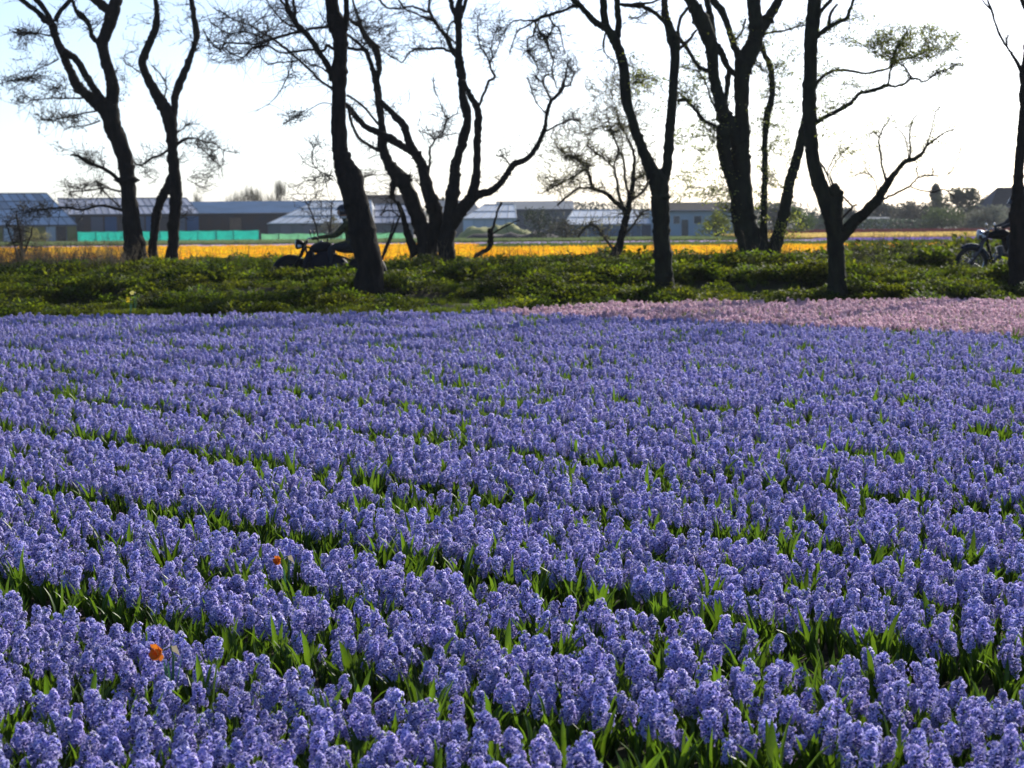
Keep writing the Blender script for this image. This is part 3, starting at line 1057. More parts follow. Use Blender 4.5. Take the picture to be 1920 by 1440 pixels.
t.limb([(626, 92, 5), (612, 85, 6), (607, 94, 5), (580, 93, 4), (550, 97, 4), (525, 98, 3), (500, 85, 3), (470, 92, 2), (455, 108, 2), (430, 98, 1.5)], dY=0.4)
t.limb([(555, 115, 2), (520, 117, 2), (503, 120, 2), (490, 108, 1.5)])
t.limb([(548, 118, 1.5), (540, 140, 1.5), (527, 168, 1.5), (510, 190, 1), (492, 202, 1)])
t.limb([(622, 142, 4), (605, 128, 3), (590, 122, 2.5), (565, 115, 2)])
t.limb([(623, 196, 1.5), (605, 193, 1.5), (580, 205, 1.2), (560, 220, 1), (530, 232, 1)])
t.limb([(625, 330, 2), (600, 322, 1.5), (585, 300, 1.2), (590, 270, 1)])
t.limb([(562, 52, 4), (538, 45, 3), (520, 28, 2.5), (505, 8, 2), (495, -8, 2)])
t.limb([(500, 77, 3), (480, 65, 2.5), (455, 60, 2), (425, 62, 1.5), (400, 45, 1.5)])
for e, lf in [((450, 60, 70, 45, 150), 0), ((500, 30, 60, 45, 120), 0), ((420, 105, 45, 18, 50), 0), ((570, 90, 45, 40, 50), 0), ((555, 215, 40, 12, 22), 3), ((590, 300, 40, 55, 40), 0), ((580, 350, 50, 30, 26), 0), ((560, 145, 24, 12, 10), 3), ((590, 20, 40, 35, 30), 0), ((700, 55, 50, 60, 60), 0)]:
    t.spray(*e, w=1.2, leaf=lf, ls=4)
t.side_twigs(420, 14, 56, 1.0, up=0.15)
t.side_twigs(600, 8, 26, 0.8, up=0.15, maxw=4)
t.done()

# --- gnarled multi-stemmed tree of the far row
t = Tree('bare_tree', 'gnarled many-stemmed bare tree with knobbly crossing limbs behind the lane', 'tree', (800, 492), 45.5, seed=14, dens=2.1)
t.limb([(803, 508, 50), (802, 485, 40), (797, 445, 34), (786, 415, 28), (771, 375, 26), (757, 345, 25), (742, 325, 25), (728, 305, 18), (718, 280, 17), (717, 255, 16), (716, 235, 13), (714, 215, 12), (711, 195, 12), (709, 175, 13), (707, 160, 12), (703, 145, 12)], wob=0.2)
t.limb([(704, 146, 10), (697, 125, 9), (692, 110, 8), (686, 95, 8), (678, 92, 6), (665, 93, 5), (652, 90, 5)], dY=0.2)
t.limb([(706, 150, 9), (711, 130, 9), (709, 110, 12), (704, 90, 14), (697, 82, 12), (688, 72, 9), (680, 58, 8), (675, 48, 7), (663, 42, 6), (652, 33, 5)], dY=0.5, wob=0.2)
t.limb([(677, 50, 5), (672, 30, 5), (665, 12, 4), (660, -8, 4)])
t.limb([(685, 92, 5), (668, 78, 5), (655, 68, 5), (648, 62, 5)])
t.limb([(806, 470, 30), (814, 435, 26), (818, 410, 24), (812, 385, 24), (803, 360, 22), (797, 335, 20), (793, 315, 18), (785, 298, 17), (776, 284, 16), (768, 268, 14), (762, 250, 13), (756, 232, 13), (744, 221, 12), (733, 210, 10), (722, 200, 9), (715, 190, 8)], dY=-0.5, wob=0.2)
t.limb([(780, 288, 14), (765, 280, 13), (748, 270, 13), (732, 260, 14), (717, 252, 13), (702, 245, 11), (687, 238, 11), (672, 224, 10), (660, 210, 10), (650, 198, 9), (636, 188, 7)], dY=0.4, wob=0.18)
t.limb([(718, 285, 6), (700, 277, 6), (685, 268, 5), (672, 258, 5), (665, 245, 5), (660, 232, 5), (656, 218, 5), (655, 205, 5)])
t.limb([(712, 235, 5), (695, 215, 4), (682, 200, 4), (665, 187, 4), (650, 178, 4)])
t.limb([(778, 478, 18), (772, 460, 15), (765, 440, 12), (758, 415, 10), (752, 395, 9), (745, 380, 8)], dY=-0.3, wob=0.2)
t.limb([(745, 330, 16), (738, 345, 12), (736, 356, 9), (734, 368, 6)], dY=0.1)
t.limb([(803, 332, 4), (806, 300, 4), (806, 285, 4), (808, 275, 3.5), (815, 263, 3), (822, 257, 3), (830, 247, 3), (835, 235, 2.5), (838, 225, 3), (848, 218, 2), (858, 212, 2), (860, 200, 1.5)])
t.limb([(838, 223, 2), (830, 205, 1.5), (820, 180, 1.5), (814, 165, 2.5), (813, 150, 1)])
t.limb([(815, 260, 1.5), (800, 250, 1.5), (785, 246, 1)])
t.limb([(822, 258, 1.5), (845, 252, 1.5), (858, 250, 1)])
t.limb([(768, 340, 10), (764, 328, 9), (768, 330, 6)], dY=0)
for e in [(690, 40, 30, 45, 50), (720, 55, 28, 45, 60), (745, 80, 30, 40, 34), (690, 300, 40, 40, 34), (700, 345, 50, 34, 60), (690, 195, 30, 20, 12), (815, 225, 34, 40, 24), (760, 200, 40, 40, 16), (790, 320, 22, 40, 14)]:
    t.spray(*e, w=1.1, leaf=0)
t.side_twigs(330, 8, 40, 0.9, up=0.3)
t.side_twigs(350, 6, 22, 0.75, up=0.3, maxw=4)
t.done()

# --- its neighbour with the long right-hand limb
t = Tree('bare_tree', 'knobbly bare tree with paired stems and one long limb sweeping out low', 'tree', (837, 500), 45.0, seed=15, dens=2.5)
t.limb([(836, 512, 42), (837, 495, 34), (838, 460, 28), (841, 425, 26), (846, 390, 23), (849, 355, 22), (853, 330, 19), (854, 312, 17), (861, 287, 15), (868, 262, 17), (874, 240, 16), (877, 220, 14), (872, 200, 17), (866, 170, 12), (865, 142, 14), (861, 117, 15), (860, 92, 12), (860, 50, 11), (859, 28, 17), (862, 5, 10), (864, -20, 10)], wob=0.2)
t.limb([(857, 32, 9), (849, 18, 8), (845, 0, 8), (840, -15, 6)])
t.limb([(862, 32, 8), (870, 15, 7), (873, 0, 6), (876, -15, 5)])
t.limb([(860, 112, 8), (852, 100, 9), (845, 88, 9), (838, 70, 8), (828, 58, 6), (815, 40, 6), (806, 22, 5), (805, 5, 4), (806, -10, 4)])
t.limb([(850, 97, 6), (840, 95, 5), (830, 90, 5), (818, 90, 5), (805, 92, 5), (795, 92, 4), (783, 90, 4), (772, 96, 3.5), (766, 100, 3), (755, 117, 2.5), (745, 112, 2), (730, 103, 2), (710, 88, 1.5)])
t.limb([(806, 22, 4), (795, 20, 4), (780, 14, 4), (770, 12, 3.5), (750, 16, 3), (730, 15, 3), (720, 10, 4), (710, -4, 4)])
t.limb([(812, 36, 3), (795, 32, 3), (778, 24, 3), (760, 17, 3), (745, -5, 3)])
t.limb([(838, 66, 3), (842, 48, 3), (852, 38, 3)])
t.limb([(838, 64, 3), (850, 78, 3), (858, 86, 3)])
t.limb([(843, 425, 24), (851, 412, 24), (862, 398, 22), (875, 382, 22), (884, 368, 18), (888, 355, 16), (892, 337, 16), (894, 312, 13), (895, 270, 12), (896, 240, 13), (897, 217, 13), (892, 197, 12), (883, 182, 10), (876, 168, 9), (868, 150, 8)], dY=-0.4, wob=0.2)
t.limb([(878, 382, 18), (892, 369, 15), (905, 362, 14), (917, 360, 13), (930, 352, 12), (940, 342, 11), (950, 328, 11), (958, 315, 11), (966, 306, 11), (980, 302, 10), (990, 296, 9), (1000, 285, 9), (1010, 268, 8), (1017, 252, 8), (1022, 240, 7), (1024, 225, 6), (1028, 205, 6), (1033, 190, 6), (1045, 178, 6), (1053, 168, 7), (1057, 155, 6)], dY=-0.9)
t.limb([(1033, 188, 3), (1025, 172, 3), (1018, 155, 3), (1010, 150, 3), (1005, 142, 4)])
t.limb([(1018, 153, 3), (1020, 145, 3), (1025, 140, 3)])
t.limb([(1026, 215, 2.5), (1010, 198, 2), (1000, 178, 2), (993, 155, 2), (988, 145, 2)])
t.limb([(1057, 155, 4), (1060, 146, 4), (1062, 135, 2), (1065, 120, 1.5)])
t.limb([(1056, 162, 3), (1068, 160, 3), (1072, 150, 2), (1080, 135, 1.5), (1090, 128, 1)])
t.limb([(1022, 246, 4), (1040, 238, 3), (1055, 230, 3), (1072, 225, 2), (1085, 228, 1.5)])
t.limb([(958, 315, 2.5), (950, 300, 2), (942, 293, 2), (930, 292, 1.5)])
t.limb([(897, 205, 5), (905, 182, 5), (912, 165, 5), (917, 152, 5), (925, 148, 5), (928, 142, 5), (922, 132, 4), (918, 118, 4), (914, 108, 3), (907, 97, 3), (900, 85, 2), (896, 60, 1.5), (895, 30, 1)])
t.limb([(918, 118, 3), (923, 105, 2.5), (921, 90, 2), (925, 70, 1.5), (932, 55, 1.5)])
t.limb([(920, 112, 2), (930, 98, 1.5), (936, 82, 1.5), (945, 60, 1), (955, 45, 1)])
for e in [(910, 55, 40, 55, 70), (940, 40, 30, 40, 30), (1060, 118, 24, 28, 40), (1010, 160, 24, 26, 20), (1075, 215, 22, 22, 14), (960, 270, 30, 30, 12), (930, 330, 34, 40, 12), (800, 55, 40, 40, 40), (740, 50, 36, 50, 40)]:
    t.spray(*e, w=1.0, leaf=0)
t.side_twigs(380, 8, 42, 0.9, up=0.4)
t.side_twigs(450, 6, 24, 0.75, up=0.3, maxw=4)
t.done()

# --- forked tree of the near row beside the pink flowers
t = Tree('forked_tree', 'dark trunk forking into a tall narrow Y straight behind the pink hyacinths', 'tree', (1248, 556), 34.9, bark=m_bark_green, leafmat=m_young, seed=16, dens=1.6)
t.limb([(1250, 575, 52), (1249, 556, 40), (1246, 530, 33), (1245, 510, 31), (1241, 460, 30), (1240, 420, 29), (1238, 387, 33), (1238, 362, 31), (1234, 338, 34), (1222, 318, 23), (1211, 295, 20), (1201, 270, 18), (1191, 245, 17), (1184, 220, 16), (1177, 200, 18), (1172, 167, 19), (1170, 133, 18), (1165, 108, 17), (1157, 85, 17), (1150, 70, 18), (1140, 56, 14), (1135, 42, 13), (1132, 20, 13), (1130, -25, 12)], wob=0.07)
t.limb([(1238, 352, 28), (1246, 328, 20), (1251, 308, 17), (1254, 270, 17), (1258, 220, 17), (1262, 170, 16), (1266, 100, 17), (1262, 75, 20), (1254, 50, 16), (1247, 20, 12), (1246, -25, 11)], dY=0.6, wob=0.07)
t.limb([(1155, 80, 13), (1160, 50, 11), (1158, 20, 11), (1156, -20, 11)])
t.limb([(1144, 60, 12), (1130, 50, 11), (1117, 42, 11), (1105, 30, 10), (1092, 15, 9), (1080, 3, 9), (1060, -15, 8)], dY=-0.6)
t.limb([(1092, 12, 7), (1075, 12, 6), (1055, 20, 5), (1035, 26, 6), (1015, 32, 6), (1005, 38, 5), (990, 38, 3), (970, 38, 2.5), (955, 45, 2), (948, 60, 1.5), (940, 85, 1)], dY=-0.5)
t.limb([(1005, 37, 3), (990, 48, 3), (975, 55, 2.5), (966, 68, 2), (960, 85, 2), (955, 98, 2)])
t.limb([(1005, 38, 4), (1003, 55, 4), (998, 68, 2.5), (990, 72, 2), (989, 92, 2), (990, 100, 2), (1005, 115, 1.5), (1010, 135, 1.5)])
t.limb([(1008, 37, 2.5), (1010, 55, 2.5), (1018, 68, 4), (1025, 78, 5), (1030, 95, 3), (1037, 110, 3), (1035, 130, 2.5), (1038, 145, 2.5), (1043, 165, 2)])
t.limb([(1028, 29, 3), (1035, 42, 3), (1040, 48, 2.5), (1048, 55, 2), (1055, 80, 2), (1060, 100, 1.5)])
t.limb([(1040, 48, 2), (1033, 60, 2), (1025, 72, 2)])
t.limb([(1136, 60, 3), (1132, 75, 3), (1131, 90, 2.5), (1137, 103, 2), (1148, 113, 2), (1153, 120, 1.5), (1152, 135, 1)])
t.limb([(1252, 46, 8), (1238, 33, 7), (1225, 22, 7), (1210, 15, 7), (1195, 11, 7), (1180, 10, 7), (1165, 8, 6)], dY=-0.4)
t.limb([(1182, 10, 5), (1200, 7, 5), (1222, 5, 4), (1238, -4, 4)])
t.limb([(1215, 18, 2.5), (1205, 28, 2), (1192, 35, 2), (1180, 32, 1.5)])
t.limb([(1266, 95, 7), (1273, 78, 7), (1272, 60, 6), (1275, 35, 6), (1285, 22, 6), (1294, 10, 5)])
t.limb([(1266, 98, 5), (1276, 90, 5), (1286, 82, 5), (1297, 68, 5), (1306, 56, 4)])
for e, lf in [((1020, 95, 32, 42, 100), 0), ((1035, 60, 30, 34, 40), 0), ((985, 75, 26, 30, 26), 0), ((1195, 110, 20, 22, 16), 2), ((1080, 100, 40, 40, 20), 0), ((1205, 150, 24, 18, 26), 5), ((1225, 145, 24, 14, 26), 6), ((1040, 10, 40, 20, 24), 0), ((1215, 30, 40, 18, 16), 2)]:
    t.spray(*e, w=1.0, leaf=lf, ls=4.5, grav=-0.1)
t.side_twigs(260, 8, 40, 0.9, leaf=1, ls=3.5)
t.side_twigs(300, 6, 26, 0.75, maxw=4, up=-0.1)
t.done()

# --- low bushy tree just coming into leaf
t = Tree('small_tree', 'small spreading tree with a haze of pale new buds, thin crooked trunk', 'tree', (1150, 494), 46.8, leafmat=mat('pale_bud', (0.30, 0.29, 0.11), 0.6, trans=0.5, tint=True), seed=17, dens=2.0, twig=mat('pale_twig', (0.11, 0.09, 0.06), 0.9, spec=0.1))
t.limb([(1140, 508, 30), (1147, 493, 23), (1155, 475, 17), (1161, 460, 14), (1167, 437, 12), (1171, 420, 12), (1177, 395, 11), (1182, 370, 9), (1186, 345, 8), (1188, 325, 6), (1190, 300, 5), (1186, 280, 4), (1178, 262, 3), (1170, 245, 3), (1160, 225, 2.5), (1155, 200, 2)])
t.limb([(1174, 402, 7), (1165, 380, 6), (1160, 360, 6), (1158, 345, 5), (1154, 325, 4), (1152, 310, 3), (1156, 295, 3.5), (1161, 285, 5), (1155, 265, 3), (1148, 245, 3), (1140, 225, 2)])
t.limb([(1181, 377, 6), (1175, 350, 5), (1172, 330, 5), (1170, 305, 4), (1165, 285, 4)])
t.limb([(1172, 395, 8), (1163, 386, 8), (1150, 375, 7.5), (1140, 365, 7), (1125, 358, 6), (1112, 353, 6), (1108, 340, 5), (1105, 328, 4), (1100, 318, 3), (1090, 322, 3), (1075, 332, 3), (1060, 338, 2.5), (1040, 350, 2), (1025, 358, 1.5)])
t.limb([(1112, 353, 4), (1095, 352, 4), (1080, 355, 4), (1068, 365, 4), (1055, 375, 4), (1045, 385, 3)])
t.limb([(1102, 320, 3), (1100, 308, 3), (1090, 302, 2), (1070, 295, 1.5), (1060, 290, 1)])
t.limb([(1155, 473, 5), (1140, 455, 5), (1130, 440, 5), (1122, 428, 5), (1112, 422, 5), (1100, 425, 5), (1090, 435, 4), (1083, 445, 3)])
t.limb([(1170, 442, 5), (1185, 425, 4), (1195, 410, 4), (1205, 398, 3), (1218, 392, 3)])
t.limb([(1184, 376, 4), (1195, 368, 3), (1207, 357, 4), (1215, 345, 4), (1213, 335, 3)])
t.limb([(1187, 343, 4), (1195, 335, 4), (1205, 328, 4), (1217, 321, 3)])
t.limb([(1150, 250, 2), (1130, 235, 1.5), (1115, 245, 1.5), (1100, 255, 1.2)])
t.limb([(1152, 318, 2), (1140, 305, 2), (1128, 292, 2), (1115, 285, 1.5), (1100, 270, 1.5)])
for e in [(1110, 255, 75, 60, 190), (1150, 200, 55, 60, 130), (1050, 310, 55, 45, 110), (1190, 190, 40, 60, 60), (1090, 340, 60, 26, 50), (1205, 340, 26, 34, 34), (1130, 420, 40, 26, 26), (1200, 390, 24, 26, 22), (1215, 270, 22, 60, 46), (1130, 150, 40, 30, 40), (1180, 140, 40, 40, 40), (1215, 160, 22, 50, 30), (1060, 260, 50, 40, 60), (1040, 350, 50, 20, 30)]:
    t.spray(*e, w=1.0, leaf=4, ls=3.0, curve=0.2)
t.side_twigs(800, 8, 40, 0.8, up=0.45, leaf=2, ls=2.8)
t.done()

# --- big clump of stems in young leaf
t = Tree('leafing_tree', 'stout clump of greenish stems spreading from one base, dotted with young leaves', 'tree', (1425, 502), 45.6, bark=m_bark_green, leafmat=m_young, seed=18, dens=1.6)
t.limb([(1426, 518, 84), (1424, 500, 66), (1413, 470, 48), (1402, 440, 43), (1395, 410, 40), (1391, 380, 40), (1389, 345, 37), (1389, 310, 34), (1388, 280, 33), (1390, 250, 31), (1390, 225, 26), (1391, 195, 25), (1390, 160, 27), (1392, 140, 28), (1396, 120, 32), (1405, 100, 32), (1414, 80, 29), (1417, 60, 24), (1415, 30, 24), (1413, 0, 24), (1412, -25, 22)], wob=0.09)
t.limb([(1406, 96, 20), (1412, 82, 20), (1425, 60, 20), (1440, 35, 18), (1455, 10, 16), (1468, -15, 14)], dY=0.3)
t.limb([(1394, 128, 16), (1385, 105, 14), (1376, 85, 12), (1370, 65, 11), (1362, 40, 12), (1352, 18, 13), (1340, 5, 13), (1330, -12, 12)], dY=0.6)
t.limb([(1385, 270, 36), (1370, 245, 32), (1358, 218, 26), (1352, 197, 23), (1344, 167, 20), (1338, 135, 19), (1336, 108, 20), (1333, 85, 24), (1323, 58, 28), (1312, 32, 26), (1299, 8, 20), (1283, -14, 18)], dY=-0.6)
t.limb([(1334, 90, 16), (1334, 60, 14), (1331, 30, 12), (1326, 5, 10), (1318, -14, 9)])
t.limb([(1336, 80, 14), (1350, 95, 12), (1358, 112, 12), (1366, 128, 10), (1380, 140, 10)], dY=0.3)
t.limb([(1388, 410, 16), (1380, 380, 16), (1372, 345, 17), (1364, 315, 19), (1358, 288, 22), (1356, 262, 26), (1357, 235, 24)], dY=-0.5)
t.limb([(1358, 205, 9), (1362, 180, 9), (1365, 150, 10), (1368, 128, 9)], dY=0.2)
t.limb([(1430, 470, 20), (1432, 430, 14), (1433, 378, 11), (1434, 337, 10), (1434, 270, 10), (1438, 220, 12), (1446, 190, 11), (1448, 165, 10), (1445, 128, 10), (1434, 102, 9), (1425, 80, 9), (1418, 72, 8)], dY=0.5)
t.limb([(1436, 495, 46), (1449, 470, 28), (1460, 440, 22), (1466, 415, 20), (1473, 385, 20), (1477, 362, 18), (1483, 335, 18), (1492, 303, 18), (1501, 270, 17), (1511, 225, 15), (1518, 190, 13), (1522, 150, 12), (1525, 100, 10), (1523, 40, 9), (1522, -20, 8)], dY=0.7)
t.limb([(1428, 66, 4), (1450, 60, 4), (1470, 58, 4), (1490, 52, 3), (1510, 47, 3)])
t.limb([(1342, 134, 8), (1326, 132, 8), (1311, 126, 7), (1297, 105, 6), (1285, 86, 7), (1274, 72, 6)], dY=-0.4)
t.limb([(1352, 242, 6), (1332, 232, 6), (1315, 222, 7), (1308, 210, 6), (1295, 195, 6), (1285, 187, 6), (1272, 189, 6)], dY=-0.4)
t.limb([(1343, 205, 4), (1335, 190, 4), (1327, 165, 3), (1318, 145, 2.5), (1305, 132, 2), (1280, 127, 2)])
t.limb([(1398, 35, 4), (1392, 55, 4), (1385, 68, 3), (1378, 75, 3)])
t.limb([(1412, 115, 2), (1424, 125, 2), (1434, 135, 2)])
for e, lf in [((1300, 260, 34, 26, 46), 9), ((1285, 165, 24, 18, 30), 9), ((1320, 320, 36, 40, 60), 7), ((1270, 350, 22, 26, 26), 8), ((1345, 370, 26, 26, 36), 8), ((1420, 240, 16, 60, 24), 6), ((1462, 200, 26, 70, 60), 7), ((1470, 300, 20, 50, 34), 7), ((1490, 150, 26, 50, 34), 6), ((1470, 90, 26, 30, 18), 4), ((1375, 330, 14, 60, 26), 8), ((1434, 330, 14, 50, 30), 8), ((1480, 420, 24, 22, 26), 8), ((1300, 80, 22, 30, 14), 3), ((1395, 430, 60, 30, 40), 6), ((1240, 200, 24, 40, 20), 5)]:
    t.spray(*e, w=0.9, leaf=lf, ls=4.4, depth=1.2)
t.side_twigs(420, 8, 44, 0.8, up=0.2, leaf=4, ls=4.2)
t.side_twigs(350, 6, 30, 0.7, up=0.1, leaf=4, ls=4.0, maxw=4)
t.done()

# --- pollarded tree of the near row
t = Tree('pollard_tree', 'dark trunk with a cut-off pollard stump, a low bare limb and leafy upper branches', 'tree', (1570, 556), 34.8, bark=m_bark_green, leafmat=m_young, seed=19, dens=1.9)
t.limb([(1573, 576, 50), (1572, 556, 40), (1570, 535, 33), (1569, 500, 30), (1567, 460, 29), (1565, 425, 32), (1558, 395, 36), (1545, 365, 30), (1534, 337, 27), (1525, 303, 24), (1521, 270, 23), (1519, 230, 24), (1518, 200, 25), (1519, 150, 23), (1520, 85, 24), (1523, 50, 25), (1526, 20, 25), (1528, -25, 24)], wob=0.08)
t.limb([(1563, 430, 30), (1566, 400, 28), (1567, 375, 24), (1566, 360, 21), (1562, 348, 17)], dY=-0.1, wob=0.2)
t.limb([(1570, 378, 12), (1575, 366, 11), (1578, 359, 8)], dY=-0.1)
t.limb([(1570, 448, 24), (1582, 438, 24), (1592, 427, 22), (1605, 412, 20), (1618, 402, 19), (1630, 390, 18), (1643, 378, 16), (1653, 362, 15), (1660, 350, 14), (1668, 338, 13), (1680, 322, 9), (1690, 310, 8), (1700, 302, 8), (1715, 298, 7), (1728, 288, 6), (1735, 278, 4), (1742, 270, 4), (1755, 260, 3), (1770, 250, 2.5), (1790, 242, 1.5)], dY=-0.8)
for l in [[(1662, 345, 5), (1657, 320, 4), (1652, 300, 4), (1650, 280, 4), (1648, 260, 3), (1652, 250, 3), (1658, 238, 2.5), (1665, 228, 2), (1672, 215, 1.5)],
          [(1648, 258, 1.5), (1640, 248, 1.5), (1633, 243, 1)],
          [(1706, 300, 4), (1707, 280, 3.5), (1706, 260, 3), (1706, 245, 2.5), (1712, 225, 2), (1725, 212, 1.5), (1740, 198, 1)],
          [(1704, 299, 2), (1700, 270, 2), (1695, 255, 2), (1685, 243, 1.5), (1678, 237, 1)],
          [(1732, 283, 2.5), (1742, 262, 2), (1746, 245, 2), (1750, 228, 1.5), (1756, 208, 1.5), (1763, 200, 1)],
          [(1645, 380, 5), (1658, 373, 4), (1672, 367, 4), (1690, 357, 4), (1705, 350, 3.5), (1715, 340, 3), (1722, 333, 3), (1730, 331, 2.5), (1745, 330, 2.5), (1750, 325, 2.5), (1748, 315, 1.5)],
          [(1722, 333, 2), (1718, 320, 2), (1720, 310, 1.5)],
          [(1708, 350, 2), (1720, 355, 2), (1735, 358, 2), (1752, 360, 2.5), (1770, 355, 2), (1790, 370, 1.5)],
          [(1745, 330, 1.2), (1770, 328, 1), (1785, 320, 1), (1800, 290, 0.8)],
          [(1580, 408, 4), (1593, 395, 4), (1600, 387, 4), (1608, 385, 2.5)],
          [(1599, 388, 3), (1590, 378, 3), (1582, 370, 3), (1577, 364, 3)],
          [(1648, 372, 2), (1643, 350, 1.5), (1638, 335, 1.5), (1625, 322, 1), (1615, 325, 1), (1590, 332, 1)],
          [(1559, 352, 2.5), (1553, 332, 2.5), (1545, 315, 4), (1538, 305, 3)],
          [(1562, 350, 2), (1555, 330, 2), (1552, 320, 2), (1562, 298, 2), (1568, 287, 1.5)],
          [(1565, 350, 1.5), (1557, 325, 1.5), (1570, 300, 1.5), (1590, 275, 1)],
          [(1528, 231, 8), (1545, 220, 7), (1560, 213, 7), (1580, 203, 7), (1593, 195, 7), (1600, 188, 6), (1612, 175, 6), (1628, 172, 6), (1645, 167, 6), (1662, 160, 6), (1675, 162, 4), (1690, 160, 4), (1702, 152, 4), (1710, 147, 4), (1722, 149, 3), (1735, 153, 2.5), (1745, 145, 3), (1760, 135, 2.5), (1775, 130, 2), (1795, 120, 1.5)],
          [(1664, 160, 4), (1668, 140, 3.5), (1672, 125, 4), (1675, 108, 4), (1682, 90, 5), (1690, 80, 3)],
          [(1710, 148, 4), (1700, 130, 3.5), (1692, 120, 3)],
          [(1528, 158, 7), (1545, 143, 6), (1560, 134, 5), (1575, 131, 5), (1600, 134, 5), (1622, 138, 4), (1645, 134, 5), (1665, 128, 4), (1680, 115, 4), (1700, 110, 3), (1718, 105, 3), (1738, 95, 2.5)],
          [(1530, 70, 8), (1545, 58, 9), (1560, 48, 8), (1575, 40, 7), (1588, 34, 7), (1592, 22, 6), (1598, 5, 5), (1600, -10, 5)],
          [(1555, 51, 6), (1556, 32, 6), (1562, 18, 5), (1570, 8, 4)],
          [(1534, 28, 7), (1548, 12, 7), (1558, 0, 7), (1565, -12, 6)]]:
    t.limb(l)
for e, lf in [((1700, 82, 62, 30, 150), 7), ((1750, 75, 50, 26, 80), 7), ((1660, 80, 30, 26, 60), 7), ((1605, 78, 26, 12, 16), 6), ((1780, 100, 36, 34, 40), 5), ((1770, 130, 34, 18, 22), 4), ((1570, 60, 30, 30, 22), 4), ((1580, 265, 40, 22, 26), 7), ((1560, 165, 26, 40, 30), 5), ((1610, 155, 30, 14, 18), 5), ((1600, 300, 34, 30, 22), 3), ((1545, 110, 20, 40, 18), 4), ((1615, 25, 26, 24, 18), 4), ((1545, 200, 14, 30, 18), 8)]:
    t.spray(*e, w=0.9, leaf=lf, ls=4.2, depth=1.2)
for e in [(1770, 290, 34, 44, 20), (1650, 290, 44, 50, 20), (1700, 300, 60, 40, 24), (1620, 350, 40, 30, 14)]:
    t.spray(*e, w=0.8, leaf=0)
t.side_twigs(150, 8, 30, 0.8, up=0.5, box=(1590, 180, 1850, 420))
t.side_twigs(330, 8, 36, 0.8, up=0.2, leaf=4, ls=4.2, box=(1500, -5, 1830, 300))
t.done()

# --- tree at the right, hiding the second motorcyclist
t = Tree('bare_tree', 'slender dark trunk half hiding the motorcycle with the round chrome headlight', 'tree', (1914, 556), 35.2, seed=20)
t.limb([(1916, 576, 54), (1915, 556, 46), (1913, 520, 40), (1912, 480, 37), (1911, 440, 34), (1909, 405, 30), (1909, 380, 24), (1909, 350, 19), (1910, 320, 17), (1914, 280, 18), (1919, 230, 18), (1923, 170, 20), (1921, 140, 18), (1925, 110, 14), (1930, 60, 16), (1931, -12, 14)], wob=0.1)
t.limb([(1918, 142, 8), (1908, 118, 6), (1898, 103, 5), (1890, 90, 4), (1880, 76, 4), (1872, 58, 4), (1865, 40, 3.5), (1860, 22, 4), (1853, 5, 3), (1848, -8, 3)], dY=-0.5)
t.limb([(1860, 20, 3), (1850, 10, 3), (1842, 0, 2), (1836, -10, 2)])
t.limb([(1890, 92, 3), (1887, 78, 3), (1890, 65, 3.5)])
t.limb([(1928, 40, 9), (1922, 15, 8), (1912, -6, 7)])
t.limb([(1913, 420, 20), (1918, 395, 17), (1928, 365, 15), (1942, 320, 13), (1955, 260, 11), (1964, 180, 9.5), (1970, 90, 8.5), (1974, -12, 8)], dY=0.4)
t.spray(1895, 60, 24, 26, 14, w=0.8)
t.spray(1950, 200, 40, 80, 30, w=0.9)
t.done()

# --- crooked dead stump with a spike
t = Tree('dead_stump', 'crooked dead stump with one upright spike on the bank', 'tree stump', (896, 482), 46.6, seed=21)
t.limb([(888, 496, 9), (893, 480, 8), (905, 472, 7.5), (917, 464, 8.5), (920, 450, 10), (919, 436, 10), (919, 431, 8)], dY=-0.2, wob=0.2)
t.limb([(921, 436, 5), (925, 425, 5), (929, 410, 4), (933, 395, 4), (938, 385, 4), (940, 380, 5)])
t.limb([(922, 438, 2.5), (938, 430, 2.5), (955, 420, 2), (975, 412, 1.5)])
t.side_twigs(8, 6, 20, 0.8)
t.done()

# --- saplings
def sapling(label, base, Y, limbs, sprays, seed, leafmat=None, lf=0):
    t = Tree('sapling', label, 'sapling', base, Y, seed=seed, leafmat=leafmat)
    for l in limbs:
        t.limb(l)
    for e in sprays:
        t.spray(*e, w=0.9, leaf=lf, ls=3.0)
    t.done()
sapling('thin dark sapling of two crossing stems right beside the tall leaning trunk', (712, 492), 44.0, [[(712, 500, 5), (718, 480, 4.5), (730, 455, 4.5), (740, 430, 4), (750, 405, 3), (752, 392, 2)], [(716, 485, 3), (722, 465, 3), (732, 440, 2.5), (738, 415, 2)], [(750, 408, 2.5), (738, 397, 2), (727, 394, 2), (720, 398, 2), (712, 404, 1.5)]], [(735, 400, 30, 26, 26), (725, 430, 24, 20, 12)], 31)
sapling('low brown thicket of bare stems before the blue-grey glass greenhouse', (38, 492), 47.0, [[(38, 500, 6), (40, 470, 5), (38, 440, 4), (32, 415, 3), (30, 395, 2)], [(36, 495, 4), (28, 465, 3), (18, 440, 2.5), (12, 420, 2)], [(40, 490, 4), (50, 462, 3), (58, 440, 2.5), (62, 425, 1.5)]], [(30, 430, 30, 30, 60), (40, 465, 40, 20, 60), (20, 410, 24, 16, 20)], 32, m_bud, 3)
sapling('thin bare bush of fine upright twigs behind the heavy motorcycle', (600, 492), 47.5, [[(604, 500, 4), (600, 470, 3), (596, 440, 2.5), (585, 400, 2), (570, 370, 1.5)], [(602, 495, 3), (612, 460, 2.5), (620, 420, 2), (622, 380, 1.5)]], [(590, 400, 44, 30, 50), (560, 360, 40, 26, 24), (610, 360, 26, 40, 24)], 33)
